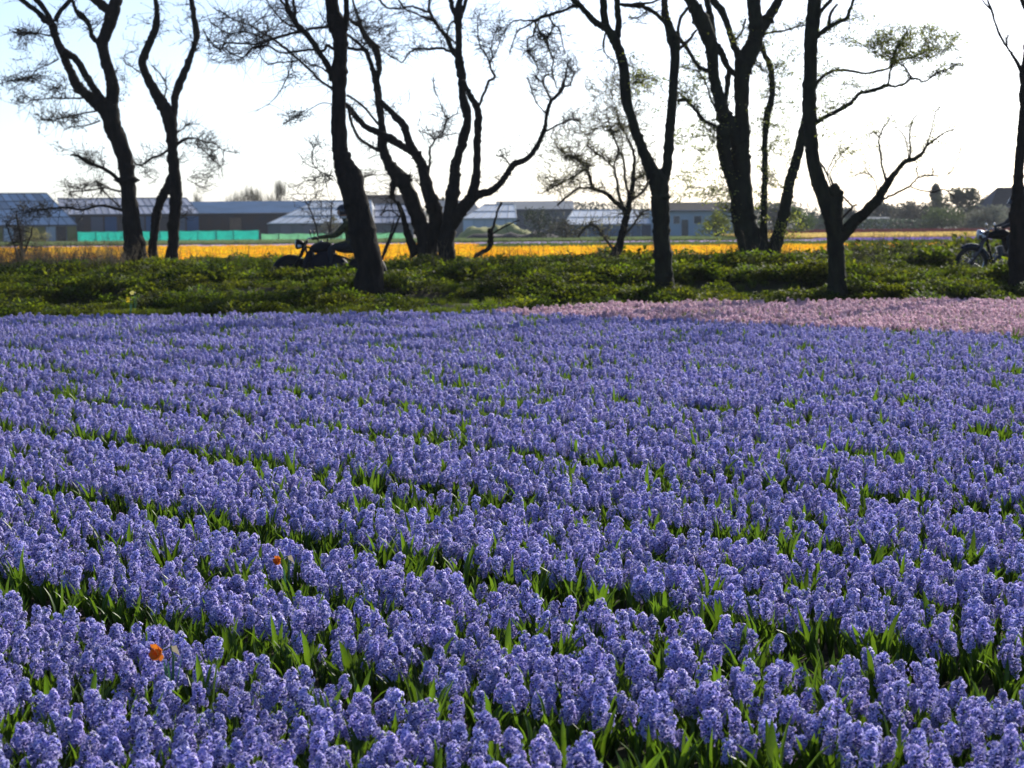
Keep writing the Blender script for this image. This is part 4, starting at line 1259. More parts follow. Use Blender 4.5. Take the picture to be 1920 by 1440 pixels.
# ------------------------------------------------------------------ buildings beyond the fields
m_glass_blue = mat('greenhouse_glass_blue', (0.34, 0.42, 0.50), 0.3, spec=0.7, objvar=0.3)
m_glass_lilac = mat('greenhouse_glass_grey', (0.55, 0.55, 0.60), 0.3, spec=0.8, objvar=0.22, trans=0.25)
m_glass_white = mat('whitewashed_glass', (0.90, 0.92, 0.93), 0.28, spec=1.0, objvar=0.05, trans=0.25)
m_bar = mat('aluminium_bar', (0.22, 0.23, 0.25), 0.95, spec=0.05)
m_clear = mat('clear_back_glass', (0.7, 0.75, 0.75), 0.3, spec=0.2, alpha=0.12)
m_hip = mat('shaded_gable_glass', (0.10, 0.11, 0.13), 0.9, spec=0.05)  # shade put into the colour, so sun-facing hip ends stay dull
m_wall_dark = mat('dark_timber_wall', (0.055, 0.055, 0.065), 0.8, color2=(0.085, 0.06, 0.05), nscale=0.6)
m_wall_grey = mat('grey_block_wall', (0.20, 0.19, 0.19), 0.8, color2=(0.15, 0.15, 0.15), nscale=0.5)
m_wall_blue = mat('pale_blue_wall', (0.34, 0.44, 0.50), 0.7, var=0.12, nscale=0.4)
m_wall_brick = mat('brick_wall', (0.26, 0.17, 0.11), 0.85, color2=(0.18, 0.12, 0.08), nscale=1.0)
m_roof_blue = mat('blue_metal_roof', (0.055, 0.125, 0.24), 0.8, var=0.2, nscale=0.4, spec=0.08)
m_roof_dark = mat('dark_tile_roof', (0.045, 0.045, 0.05), 0.9, spec=0.05, var=0.3, nscale=2)
m_roof_grey = mat('grey_sheet_roof', (0.17, 0.195, 0.23), 0.85, spec=0.08, var=0.2, nscale=0.5)
m_pane = mat('dark_window_pane', (0.05, 0.07, 0.09), 0.12, spec=0.6)
m_frame = mat('white_window_frame', (0.5, 0.5, 0.49), 0.9, spec=0.05)
m_plants = mat('crop_behind_glass', (0.16, 0.17, 0.05), 0.8, color2=(0.22, 0.18, 0.08), nscale=0.8)

def quad_panel(corners, th=0.05):
    a, b, c, d = [Vector(v) for v in corners]
    n = (b - a).cross(d - a).normalized() * th
    m = MB()
    m.add([a, b, c, d, a - n, b - n, c - n, d - n], [(0, 1, 2, 3), (7, 6, 5, 4), (0, 4, 5, 1), (1, 5, 6, 2), (2, 6, 7, 3), (3, 7, 4, 0)])
    return m

def building(name, label, cat, px0, px1, yb, ye, yr, Y, depth, wallm, roofm, shearL=0, shearR=0, grid=None, barm=None, wallgrid=None, rows=None, openings=(), group=None, rz=0.0):
    """gabled building facing the fields. px0..px1 eaves, yb base, ye eaves, yr ridge (photo rows); shear = ridge inset in px"""
    xa, xb = P(px0, ye, Y).x, P(px1, ye, Y).x
    zb, ze = 0.0, P((px0 + px1) / 2, ye, Y).z
    Yr = Y + depth / 2
    zr = P((px0 + px1) / 2, yr, Yr).z
    ra, rb = P(px0 + shearL, yr, Yr).x, P(px1 - shearR, yr, Yr).x
    root = thing(name, label, cat, ((xa + xb) / 2, Y, 0), rz, group)
    o = root.location.copy()
    def pt(x, y, z):
        return Vector((x, y, z)) - o
    w = 0.15
    m = MB()
    m.box(((xa + xb) / 2 - o.x, w / 2, (ze - 0.02) / 2 - 0.15), (xb - xa, w, ze - 0.02 + 0.3))
    fw = m.build('front_wall', wallm, root, smooth_=False)
    m = MB()
    m.box(((xa + xb) / 2 - o.x, depth - w / 2, (ze - 0.02) / 2 - 0.15), (xb - xa, w, ze - 0.02 + 0.3))
    m.build('back_wall', wallm, root, smooth_=False)
    for x, rx_ in ((xa, ra), (xb, rb)):
        m = MB()
        s = w if x == xa else -w
        hip = abs(rx_ - x) > 0.4
        prof = [(w, -0.3), (depth - w, -0.3), (depth - w, ze - 0.02), (w, ze - 0.02)] if hip else [(w, -0.3), (depth - w, -0.3), (depth - w, ze - 0.02), (depth / 2, zr - 0.06), (w, ze - 0.02)]
        n = len(prof)
        vs = [pt(x, Y + a, b) for a, b in prof] + [pt(x + s, Y + a, b) for a, b in prof]
        m.add(vs, [tuple(range(n)), tuple(range(2 * n - 1, n - 1, -1))] + [(i, (i + 1) % n, n + (i + 1) % n, n + i) for i in range(n)])
        m.build('end_wall', wallm, root, smooth_=False)
    ov = 0.25
    A, B = pt(xa - 0.05, Y - ov, ze - 0.0), pt(xb + 0.05, Y - ov, ze)
    C, D = pt(rb, Yr, zr), pt(ra, Yr, zr)
    E, G = pt(xa - 0.05, Y + depth + ov, ze), pt(xb + 0.05, Y + depth + ov, ze)
    if grid:
        cols, rws = grid
        for r_ in range(rws):
            for c_ in range(cols):
                def q(u, v):
                    return A.lerp(B, u).lerp(D.lerp(C, u), v)
                u0, u1, v0, v1 = (c_ + 0.02) / cols, (c_ + 0.98) / cols, (r_ + 0.02) / rws, (r_ + 0.98) / rws
                quad_panel([q(u0, v0), q(u1, v0), q(u1, v1), q(u0, v1)], 0.03).build('pane', roofm, root, smooth_=False)
        m = MB()
        nn = (B - A).cross(D - A).normalized()
        for c_ in range(cols + 1):
            u = c_ / cols
            m.tube([A.lerp(B, u), D.lerp(C, u)], [0.045, 0.045], 4)
        for r_ in range(rws + 1):
            v = r_ / rws
            m.tube([A.lerp(D, v) + nn * 0.02, B.lerp(C, v) + nn * 0.02], [0.06, 0.06], 4)
        m.build('glazing_bars', barm or m_bar, root, smooth_=False)
        quad_panel([E, D, C, G][::1], 0.05).build('roof', m_clear, root, smooth_=False)
    else:
        m = quad_panel([A, B, C, D], 0.12)
        m2 = quad_panel([G, E, D, C], 0.12)
        m.add(m2.v, m2.f)
        m.build('roof', roofm, root, smooth_=False)
        g = MB()
        g.tube([A + Vector((0, -0.06, -0.05)), B + Vector((0, -0.06, -0.05))], [0.07, 0.07], 6)
        g.build('gutter', m_bar, root)
    if abs(ra - xa) > 0.4:
        m = MB(); m.add([A, D, E], [(0, 1, 2)]); m.build('hip', m_hip if roofm is not m_glass_white else roofm, root, smooth_=False)
    if abs(rb - xb) > 0.4:
        m = MB(); m.add([B, G, C], [(0, 1, 2)]); m.build('hip', m_hip if roofm is not m_glass_white else roofm, root, smooth_=False)
    if wallgrid:
        n, pm = wallgrid
        for k in range(n):
            u0, u1 = (k + 0.06) / n, (k + 0.94) / n
            x0, x1 = xa + (xb - xa) * u0, xa + (xb - xa) * u1
            m = MB()
            m.box(((x0 + x1) / 2 - o.x, -0.03, ze * 0.52), (x1 - x0, 0.05, ze * 0.80))
            m.build('wall_panel', pm[k % len(pm)], root, smooth_=False)
    for (nm, a, b, t_, bt, pm) in openings:
        x0, x1 = P(a, ye, Y).x, P(b, ye, Y).x
        z1, z0 = P(a, t_, Y).z, max(0.02, P(a, bt, Y).z)
        m = MB()
        m.box(((x0 + x1) / 2 - o.x, -0.02, (z0 + z1) / 2), (x1 - x0, 0.08, z1 - z0))
        fr = m.build(nm, m_frame if nm == 'window' else pm, root, smooth_=False)
        if nm == 'window':
            m = MB()
            m.box(((x0 + x1) / 2 - o.x, -0.075, (z0 + z1) / 2), ((x1 - x0) * 0.82, 0.03, (z1 - z0) * 0.86))
            m.build('pane', pm, fr, smooth_=False)
    return root

YB = 184.0
building('greenhouse', 'blue-grey glass greenhouse with stepped rows of roof panes over a planted glass wall', 'greenhouse', -90, 141, 456, 423, 363, YB, 9.0, m_wall_grey, m_glass_blue, 0, 33, grid=(14, 4), barm=m_roof_grey, wallgrid=(12, [m_plants, m_glass_blue, m_wall_dark, m_plants]), rz=0.26)
building('greenhouse', 'long low greenhouse with dull grey panes and a dark blue wall behind the turquoise net', 'greenhouse', 120, 372, 456, 402, 372, YB + 12, 9.0, m_wall_dark, m_glass_lilac, 8, 8, grid=(20, 2), wallgrid=(10, [m_roof_blue, m_wall_dark, mat('slate_panel', (0.10, 0.12, 0.16), 0.6)]), rz=0.2)
building('barn', 'long dark barn under a blue metal roof', 'barn', 352, 640, 456, 399, 377, YB + 20, 12.0, m_wall_dark, m_roof_blue, 0, 0, openings=[('door', 430, 452, 408, 456, m_wall_brick), ('door', 520, 545, 410, 456, m_pane)])
building('greenhouse', 'whitewashed greenhouse with a broad pale roof sloping down at one end', 'greenhouse', 502, 700, 456, 419, 377, YB + 3, 11.0, m_wall_grey, m_glass_white, 90, 4, grid=(12, 3), barm=m_frame, wallgrid=(9, [m_wall_grey, mat('mauve_panel', (0.22, 0.19, 0.20), 0.7)]))
building('greenhouse', 'greyish pale greenhouse half hidden behind the tall leaning trunk', 'greenhouse', 703, 775, 456, 419, 383, YB + 4, 10.0, m_wall_grey, m_glass_lilac, 0, 10, grid=(5, 3))
building('barn', 'barn with a dark sloping roof rising behind the pale greenhouses', 'barn', 676, 790, 456, 400, 365, YB + 26, 12.0, m_wall_dark, m_roof_dark, 0, 26)
building('shed', 'grey-blue roofed shed behind the gnarled trees', 'shed', 806, 905, 456, 402, 376, YB + 16, 10.0, m_wall_grey, m_roof_grey, 0, 20)
building('greenhouse', 'small white greenhouse with a low hipped roof beyond the long bare limb', 'greenhouse', 868, 968, 456, 410, 384, YB + 6, 8.0, m_wall_blue, m_glass_white, 40, 4, grid=(6, 2), barm=m_frame, wallgrid=(5, [m_glass_blue]))
building('shed', 'long pale flat-roofed shed behind the dark bushes', 'shed', 930, 1075, 452, 392, 377, YB + 40, 12.0, m_wall_grey, m_roof_grey, 0, 0)
building('greenhouse', 'white-roofed greenhouse with a grey-blue wall behind the small budding tree', 'greenhouse', 1062, 1222, 448, 421, 394, YB - 2, 9.0, m_wall_blue, m_glass_white, 12, 4, grid=(10, 2), barm=m_frame, wallgrid=(8, [mat('steel_blue_panel', (0.17, 0.22, 0.27), 0.6), m_roof_grey]))
building('house', 'pale blue house with a low dark roof beside the leafing tree', 'house', 1226, 1405, 448, 394, 379, YB - 6, 8.0, m_wall_blue, m_roof_dark, 24, 0, openings=[('window', 1262, 1275, 404, 420, m_pane), ('door', 1278, 1290, 412, 448, m_pane), ('window', 1300, 1316, 404, 420, m_pane), ('window', 1335, 1350, 404, 420, m_pane), ('door', 1189 + 55, 1256, 425, 448, m_wall_dark)])
building('house', 'distant house with a tall dark mansard roof above pale shrubs', 'house', 1856, 1960, 424, 388, 351, 262.0, 9.0, m_wall_brick, m_roof_dark, 14, 6, openings=[('window', 1872, 1882, 394, 406, m_pane)])
building('house', 'tiny distant dark roof between the round tree and the tall house', 'house', 1830, 1858, 424, 392, 381, 280.0, 8.0, m_wall_brick, m_roof_dark, 4, 4)
building('shed', 'low pale shed among the hazy distant trees', 'shed', 1618, 1668, 424, 413, 407, 286.0, 6.0, m_frame, m_roof_grey, 0, 0)

# --- turquoise windbreak net on posts
m_net = mat('turquoise_net', (0.13, 0.72, 0.60), 0.7, trans=0.6, var=0.12, nscale=3)
m_net2 = mat('pale_green_net', (0.46, 0.76, 0.52), 0.7, trans=0.6, var=0.12, nscale=3)
m_post = mat('weathered_post', (0.05, 0.06, 0.05), 0.8)
def net_fence(label, xs_, Y, ytop, nm, sag):
    x0 = P(xs_[0], 450, Y).x
    root = thing('net_fence', label, 'fence', (x0, Y, 0))
    zt = P((xs_[0] + xs_[-1]) / 2, ytop, Y).z
    X = [P(q, 450, Y).x - x0 for q in xs_]
    for x in X:
        m = MB(); m.tube([Vector((x, 0, -0.3)), Vector((x, 0, zt + 0.06))], [0.045, 0.04], 6); m.build('post', m_post, root)
    for a, b in zip(X[:-1], X[1:]):
        m = MB()
        n = 6
        vs = []
        for i in range(n + 1):
            u = i / n
            x = a + (b - a) * u
            dz = -sag * math.sin(math.pi * u)
            yb_ = -0.05 + 0.05 * math.sin(u * 7 + a)
            vs += [Vector((x, yb_, 0.12)), Vector((x, yb_, zt + dz)), Vector((x, yb_ - 0.012, 0.12)), Vector((x, yb_ - 0.012, zt + dz))]
        f = []
        for i in range(n):
            k = 4 * i
            f += [(k, k + 4, k + 5, k + 1), (k + 2, k + 3, k + 7, k + 6), (k + 1, k + 5, k + 7, k + 3)]
        m.add(vs, f)
        m.build('net_panel', nm, root, smooth_=True)
net_fence('turquoise windbreak net on dark posts before the long greenhouse', [146, 180, 203, 229, 262, 300, 338, 372, 406, 438, 486], 179.0, 433, m_net, 0.05)
net_fence('pale green windbreak net in front of the whitewashed greenhouse', [490, 523, 560, 600, 640, 690, 735, 765], 178.0, 437, m_net2, 0.05)

# --- spoil heap and hedge patches
def mound(label, px0, px1, ytop, yb, Y, m_, name='soil_heap', cat='soil heap', seed=1):
    r = random.Random(seed)
    a, b = P(px0, yb, Y).x, P(px1, yb, Y).x
    H = P((px0 + px1) / 2, ytop, Y).z
    m = MB()
    nx_, ny_ = 26, 8
    vs = []
    for j in range(ny_ + 1):
        for i in range(nx_ + 1):
            u, v = i / nx_, j / ny_
            h = H * min(1, 6 * u) * min(1, 6 * (1 - u)) * math.sin(math.pi * v) ** 0.6 * (0.85 + 0.5 * noise.noise((u * 9, v * 3, seed)))
            vs.append(Vector((a + (b - a) * u, Y + 4 * v, -0.05 + max(0, h))))
    m.add(vs, [(j * (nx_ + 1) + i, j * (nx_ + 1) + i + 1, (j + 1) * (nx_ + 1) + i + 1, (j + 1) * (nx_ + 1) + i) for j in range(ny_) for i in range(nx_)])
    tag(m.build(name, m_), label, cat)
mound('low dark heap of soil behind the lilac strip', 855, 1062, 434, 448, 172.0, mat('heap_earth', (0.06, 0.05, 0.055), 0.95, var=0.3, nscale=1), seed=2)
mound('sunlit yellowish grass bank behind the dark soil heap', 850, 1010, 421, 440, 178.0, mat('yellow_grass_bank', (0.30, 0.29, 0.10), 0.9, color2=(0.2, 0.22, 0.08), nscale=1.2), name='grass_bank', cat='bank', seed=4)

# ------------------------------------------------------------------ distant trees and bushes
def far_mat(c):
    return mat('far_leaf_%d_%d_%d' % tuple(int(v * 1000) for v in c), c, 0.7, trans=0.35, tint=True)
def far_tree(name, label, px, yt, yb, w, Y, c, n=1500, ls=0.28, conic=0.0, group=None, seed=1, cat='tree', bare=False):
    r = random.Random(seed)
    b = P(px, yb, Y)
    H = P(px, yt, Y).z
    W = w * Y / F / 2 * (1.55 if Y > 240 and not bare else 1.0)
    n = int(n * (2.2 if Y > 240 and not bare else 1.0))
    root = thing(name, label, cat, (b.x, Y, 0), 0, group)
    m = MB()
    m.tube([Vector((0, 0, -0.3)), Vector((0.03 * H, 0, H * 0.35)), Vector((0, 0, H * 0.8))], [0.035 * H + 0.03, 0.025 * H + 0.02, 0.02], 7)
    tips = []
    for i in range(16):
        a = r.uniform(0, 6.28)
        z0 = H * r.uniform(0.12, 0.6)
        e = Vector((math.cos(a) * W * 0.75, math.sin(a) * W * 0.75, z0 + H * r.uniform(0.12, 0.35)))
        m.tube([Vector((0, 0, z0)), e * 0.5 + Vector((0, 0, z0 * 0.5 - 0.05 * H)), e], [0.012 * H + 0.01, 0.008 * H + 0.006, 0.01], 4, False)
        tips.append(e)
    m.build('trunk', m_bark, root)
    cl = []
    for i in range(26 if conic else 16):
        v = r.random() ** 0.9
        z = H * (0.08 + 0.82 * v)
        lim = W * (1 - (conic + 0.3 if conic else 0) * v) * (math.sin(math.pi * (0.18 + 0.72 * v)) if not conic else 1)
        a = r.uniform(0, 6.28)
        q = lim * math.sqrt(r.random()) * 0.8
        cl.append((Vector((math.cos(a) * q, math.sin(a) * q, z)), max(0.25 * W, lim * r.uniform(0.32, 0.6)), r.uniform(0.75, 1.2)))
    cr = MB()
    for i in range(n):
        c0, rad, g = r.choice(cl)
        d = Vector((r.gauss(0, 1), r.gauss(0, 1), r.gauss(0, 1))).normalized()
        p = c0 + d * rad * r.random() ** 0.45 * Vector((1, 1, 1)).x
        p.z = min(max(p.z, 0.02), H * 1.03)
        u = Vector((r.gauss(0, 1), r.gauss(0, 1), r.gauss(0, 1))).normalized()
        s = u.cross(d).normalized()
        L = ls * r.uniform(0.6, 1.4)
        k = g * r.uniform(0.8, 1.2)
        cr.tv = (k, k, k)
        if bare:
            cr.add([p, p + s * 0.06, p + Vector((u.x * 0.4, u.y * 0.4, 1.0)) * L * 2.2], [(0, 1, 2)])
        else:
            cr.add([p, p + u * L * 0.5 + s * L * 0.4, p + u * L, p + u * L * 0.5 - s * L * 0.4], [(0, 1, 2, 3)])
    kind(cr.build('crown', far_mat(c), root, smooth_=False, tint=True), 'stuff')

FT = [
 ('bush', 'bright yellow-green bush against the pale blue house', 1342, 397, 448, 70, 168, (0.17, 0.20, 0.02), 1500, 0.16, 0, False),
 ('bush', 'dark green rounded bush at the foot of the leafing clump', 1400, 400, 446, 70, 172, (0.07, 0.11, 0.025), 1200, 0.18, 0, False),
 ('bush', 'mid-green bush between the leafing clump and the pollard', 1500, 389, 440, 62, 190, (0.085, 0.14, 0.02), 1500, 0.2, 0, False),
 ('bush', 'dark olive bush beyond the small budding tree', 1010, 392, 430, 110, 170, (0.035, 0.05, 0.025), 1300, 0.18, 0, False),
 ('bush', 'tangled brown bush low beside the small budding tree', 1060, 408, 447, 80, 166, (0.06, 0.055, 0.03), 1300, 0.15, 0, False),
 ('bush', 'brown bush before the whitewashed greenhouse', 620, 402, 446, 56, 172, (0.13, 0.12, 0.06), 800, 0.13, 0, False),
 ('bush', 'yellowish bush in front of the blue-grey glass greenhouse wall', 70, 428, 456, 60, 178, (0.28, 0.25, 0.06), 700, 0.14, 0, False),
 ('far_tree', 'hazy blue-green tree straight behind the pollard trunk', 1545, 392, 424, 60, 300, (0.07, 0.10, 0.07), 1100, 0.4, 0, False),
 ('far_tree', 'hazy grey-green tree with a pointed top beyond the bare limb', 1590, 392, 424, 50, 305, (0.08, 0.10, 0.08), 1000, 0.4, 0.5, False),
 ('far_tree', 'hazy grey tree between the bare limb and the tall dark conifer', 1660, 380, 424, 60, 308, (0.07, 0.09, 0.07), 1200, 0.4, 0.4, False),
 ('far_tree', 'broad brownish tree beside the tall conifer', 1712, 378, 426, 70, 285, (0.09, 0.085, 0.06), 1500, 0.35, 0, False),
 ('far_tree', 'tall narrow dark conifer topping the distant trees', 1755, 341, 426, 40, 290, (0.045, 0.055, 0.045), 1500, 0.32, 0.6, False),
 ('far_tree', 'round dark green tree beside the tall conifer', 1802, 356, 428, 86, 270, (0.06, 0.075, 0.035), 2200, 0.34, 0, False),
 ('far_tree', 'low fresh-green tree in front of the tall conifer', 1765, 392, 430, 70, 262, (0.09, 0.13, 0.03), 1200, 0.28, 0, False),
 ('bush', 'pale grey-green blossoming shrub before the tall-roofed house', 1862, 387, 430, 60, 250, (0.20, 0.21, 0.15), 1300, 0.24, 0, False),
 ('bush', 'pale shrub beside the blossoming one, under the tiny roof', 1832, 396, 430, 50, 252, (0.17, 0.17, 0.11), 1100, 0.24, 0, False),
 ('hedge', 'low dark hedge along the end of the red strip', 1640, 414, 430, 240, 258, (0.05, 0.075, 0.045), 1800, 0.3, 0, False),
 ('far_tree', 'far blue-grey tree past the end of the pale blue house', 1450, 384, 424, 90, 310, (0.07, 0.09, 0.07), 1500, 0.4, 0, False),
 ('bare_thicket', 'first clump of bare upright poplars above the blue barn roof', 458, 356, 420, 95, 250, (0.13, 0.115, 0.075), 1900, 0.7, 0, True),
 ('bare_thicket', 'taller clump of bare upright poplars above the blue barn roof', 528, 353, 420, 110, 255, (0.13, 0.115, 0.075), 2300, 0.7, 0, True),
 ('bare_thicket', 'faint bare shrub over the roof of the long greenhouse', 372, 368, 420, 40, 260, (0.15, 0.14, 0.10), 350, 0.7, 0, True),
 ('far_tree', 'small hazy tree between the pollard and the low pale shed', 1622, 396, 424, 46, 330, (0.075, 0.09, 0.075), 900, 0.4, 0, False),
 ('far_tree', 'hazy low tree just behind the broad brownish tree', 1690, 390, 424, 60, 335, (0.075, 0.09, 0.07), 900, 0.4, 0, False),
 ('far_tree', 'hazy tree peeping between the round tree and the tiny roof', 1845, 384, 424, 44, 335, (0.08, 0.09, 0.075), 900, 0.4, 0, False),
 ('far_tree', 'dull tree top showing beyond the grey-blue shed', 830, 372, 420, 60, 260, (0.08, 0.085, 0.06), 700, 0.4, 0, False),
 ('far_tree', 'low row of dull trees past the long flat shed', 1120, 383, 420, 140, 290, (0.08, 0.09, 0.07), 1400, 0.4, 0, False),
]
for k, (nm, lab, px, yt, yb, w, Y, c, n, ls, con, bare) in enumerate(FT):
    far_tree(nm, lab, px, yt, yb, w, Y, c, n, ls, con, seed=600 + k, cat={'far_tree': 'tree', 'bush': 'bush', 'hedge': 'hedge', 'bare_thicket': 'thicket'}[nm], bare=bare)
# ------------------------------------------------------------------ motorcycles (x = forwards, front axle above the origin)
m_tyre = mat('tyre_rubber', (0.018, 0.018, 0.019), 0.8, bump=0.3, bscale=90)
m_chrome = mat('chrome', (0.42, 0.42, 0.43), 0.14, metal=1.0)
m_black = mat('black_paint', (0.006, 0.006, 0.008), 0.55, spec=0.12)
m_navy = mat('navy_paint', (0.006, 0.007, 0.013), 0.55, spec=0.12)
m_steel = mat('engine_alloy', (0.08, 0.08, 0.09), 0.4, metal=0.8)
m_seat = mat('seat_leather', (0.02, 0.018, 0.017), 0.55, bump=0.2, bscale=120)
m_lens = mat('headlamp_glass', (0.55, 0.58, 0.60), 0.1, spec=0.8)
m_red = mat('tail_lamp', (0.35, 0.02, 0.02), 0.2)

def wheel(name, root, x, rad, tw, spokes, rimm):
    w = link(name, None, root, (x, 0, rad))
    w.empty_display_size = 0.1
    m = MB(); m.torus((0, 0, 0), rad - tw, tw, 'Y', 36, 10, flat=0.85); m.build('tyre', m_tyre, w)
    m = MB(); m.torus((0, 0, 0), rad - 1.75 * tw, 0.018, 'Y', 36, 6, flat=1.6); m.build('rim', rimm, w)
    m = MB()
    R1 = rad - 1.75 * tw
    for i in range(spokes):
        a = 6.283 * i / spokes
        b = a + (0.35 if i % 2 else -0.35)
        s = 0.035 if i % 2 else -0.035
        m.tube([Vector((math.cos(b) * 0.05, s, math.sin(b) * 0.05)), Vector((math.cos(a) * R1, s * 0.2, math.sin(a) * R1))], [0.0035, 0.0035], 4, False)
    m.build('spokes', rimm, w)
    m = MB(); m.tube([Vector((0, -0.07, 0)), Vector((0, 0.07, 0))], [0.05, 0.05], 14); m.torus((0, 0.062, 0), 0.13, 0.012, 'Y', 24, 6, flat=0.3)
    m.build('hub', m_steel, w)
    return w

def fender(root, x, rad, tw, a0, a1, m_, extra=0.0):
    m = MB()
    n = 22
    vs, fs = [], []
    prof = [(-1.0, -0.55), (-0.95, 0.1), (-0.55, 0.75), (0, 1.0), (0.55, 0.75), (0.95, 0.1), (1.0, -0.55)]
    k = len(prof)
    for i in range(n + 1):
        a = a0 + (a1 - a0) * i / n
        for (u, v) in prof:
            rr = rad + 0.02 + v * (tw * 0.9 + extra)
            vs.append(Vector((x + math.cos(a) * rr, u * (tw * 1.25 + extra), rad + math.sin(a) * rr)))
    for i in range(n):
        for j in range(k - 1):
            fs.append((i * k + j, i * k + j + 1, (i + 1) * k + j + 1, (i + 1) * k + j))
    m.add(vs, fs)
    return m

def motorcycle(label, loc, style):
    S = style
    root = thing('motorcycle', label, 'motorcycle', loc, math.pi)
    rad, tw, wb = S['rad'], S['tw'], S['wb']
    wheel('front_wheel', root, 0, rad, tw, 28, m_chrome if S['chrome'] else m_black)
    wheel('rear_wheel', root, -wb, rad - 0.01, tw * 1.15, 28, m_chrome if S['chrome'] else m_black)
    fender(root, 0, rad, tw, R(S['f0']), R(S['f1']), None, S['fx']).build('front_fender', S['paint2'], root)
    fender(root, -wb, rad, tw * 1.15, R(10), R(175), None, 0.015).build('rear_fender', S['paint'], root)
    hx, hz = S['head']
    for s in (-1, 1):                                     # fork legs
        m = MB(); m.tube([Vector((0, s * (tw + 0.045), rad)), Vector((-0.16, s * (tw + 0.05), rad + 0.26)), Vector((-0.33, s * 0.10, hz + 0.06))], [0.026, 0.03, 0.024], 8)
        m.build('fork_leg', m_steel if S['chrome'] else m_black, root)
    m = MB(); m.box((-0.33, 0, hz + 0.05), (0.06, 0.24, 0.03)); m.box((-0.27, 0, hz - 0.12), (0.06, 0.24, 0.03)); m.tube([Vector((-0.25, 0, hz - 0.16)), Vector((-0.35, 0, hz + 0.08))], [0.03, 0.03], 8)
    m.build('steering_head', m_black, root)
    m = MB()                                              # headlight bowl
    prof = [(0.0, 0.105), (-0.02, 0.108), (-0.07, 0.10), (-0.13, 0.07), (-0.17, 0.03)]
    m.tube([Vector((hx + a, 0, hz)) for a, _ in prof], [b for _, b in prof], 20)
    hl = m.build('headlight', m_chrome if S['chrome'] else m_black, root)
    m = MB(); m.ell((hx, 0, hz), (0.03, 0.095, 0.095), 18, 8); m.build('lens', m_lens, hl)
    for s in (-1, 1):
        m = MB(); m.tube([Vector((hx - 0.05, s * 0.17, hz - 0.04)), Vector((hx - 0.12, s * 0.17, hz - 0.04))], [0.035, 0.02], 10); m.tube([Vector((hx - 0.1, s * 0.17, hz - 0.04)), Vector((hx - 0.12, s * 0.08, hz - 0.03))], [0.01, 0.01], 5)
        m.build('indicator', m_red if False else m_lens, root)
    gx, gz, gw = S['grip']
    m = MB()                                              # handlebar
    m.tube([Vector((gx - 0.10, -gw, gz)), Vector((gx + 0.02, -gw * 0.6, gz + 0.015)), Vector((-0.34, -0.1, hz + 0.08)), Vector((-0.34, 0.1, hz + 0.08)), Vector((gx + 0.02, gw * 0.6, gz + 0.015)), Vector((gx - 0.10, gw, gz))], [0.012] * 6, 8)
    hb = m.build('handlebar', m_chrome, root)
    for s in (-1, 1):
        m = MB(); m.tube([Vector((gx - 0.11, s * (gw + 0.02), gz)), Vector((gx - 0.05, s * (gw - 0.11), gz + 0.006))], [0.018, 0.018], 8); m.build('grip', m_seat, hb)
        m = MB(); m.tube([Vector((gx - 0.04, s * gw * 0.72, gz + 0.01)), Vector((gx - 0.02, s * gw * 0.85, gz + 0.12)), Vector((gx - 0.03, s * gw * 0.92, gz + S['mir'])) ], [0.006] * 3, 5)
        m.ell((gx - 0.03, s * gw * 0.92, gz + S['mir'] + 0.03), (0.018, 0.06, 0.05), 12, 8)
        m.build('mirror', m_chrome if S['chrome'] else m_black, root)
    m = MB()                                              # tank
    tx, tz, tl, tww, th = S['tank']
    def tf(d):
        return 1.0 - 0.22 * max(0, -d.x) * (1 if True else 0) - 0.25 * max(0, -d.z)
    m.ell((tx, 0, tz), (tl, tww, th), 20, 12, fn=tf, rot=(0, R(5), 0))
    tk = m.build('fuel_tank', S['paint'], root)
    m = MB(); m.tube([Vector((tx + 0.05, 0, tz + th * 0.92)), Vector((tx + 0.05, 0, tz + th + 0.02))], [0.035, 0.032], 12); m.build('filler_cap', m_chrome, tk)
    m = MB()                                              # seat
    sx, sz = S['seat']
    m.ell((sx, 0, sz), (0.30, 0.155, 0.065), 18, 8)
    m.ell((sx - 0.38, 0, sz + 0.05), (0.22, 0.12, 0.055), 16, 8)
    m.build('seat', m_seat, root)
    m = MB()                                              # frame
    for s in (-1, 1):
        m.tube([Vector((-0.30, s * 0.03, hz - 0.02)), Vector((-0.42, s * 0.11, 0.34)), Vector((-0.62, s * 0.13, 0.22)), Vector((-1.0, s * 0.13, 0.24)), Vector((-wb, s * 0.12, rad))], [0.019] * 5, 7)
        m.tube([Vector((-0.30, s * 0.03, hz - 0.05)), Vector((-0.8, s * 0.06, sz - 0.05)), Vector((-wb, s * 0.1, rad + 0.16))], [0.017] * 3, 7)
        m.tube([Vector((-wb, s * 0.14, rad)), Vector((-wb + 0.14, s * 0.14, sz - 0.06))], [0.028, 0.022], 8)
    m.build('frame', m_black, root)
    m = MB()                                              # engine block and cylinders
    m.box((-0.74, 0, 0.36), (0.46, 0.30, 0.24)); m.ell((-0.74, 0, 0.38), (0.27, 0.20, 0.15), 16, 10)
    m.ell((-0.62, 0.15, 0.36), (0.10, 0.06, 0.10), 14, 8); m.ell((-0.62, -0.15, 0.36), (0.10, 0.06, 0.10), 14, 8)
    en = m.build('engine', m_steel if S['chrome'] else m_black, root, smooth_=True)
    for ang, ex in ((R(-18), -0.63), (R(22), -0.83)):
        m = MB()
        for i in range(7):
            m.box((ex + math.sin(-ang) * (0.05 * i) * 0.6, 0, 0.50 + 0.026 * i), (0.17, 0.17, 0.012), (0, -ang * 0.5, 0))
        m.tube([Vector((ex, 0, 0.46)), Vector((ex - math.sin(ang) * 0.12, 0, 0.68))], [0.065, 0.065], 10)
        m.build('cylinder', m_steel, en, smooth_=False)
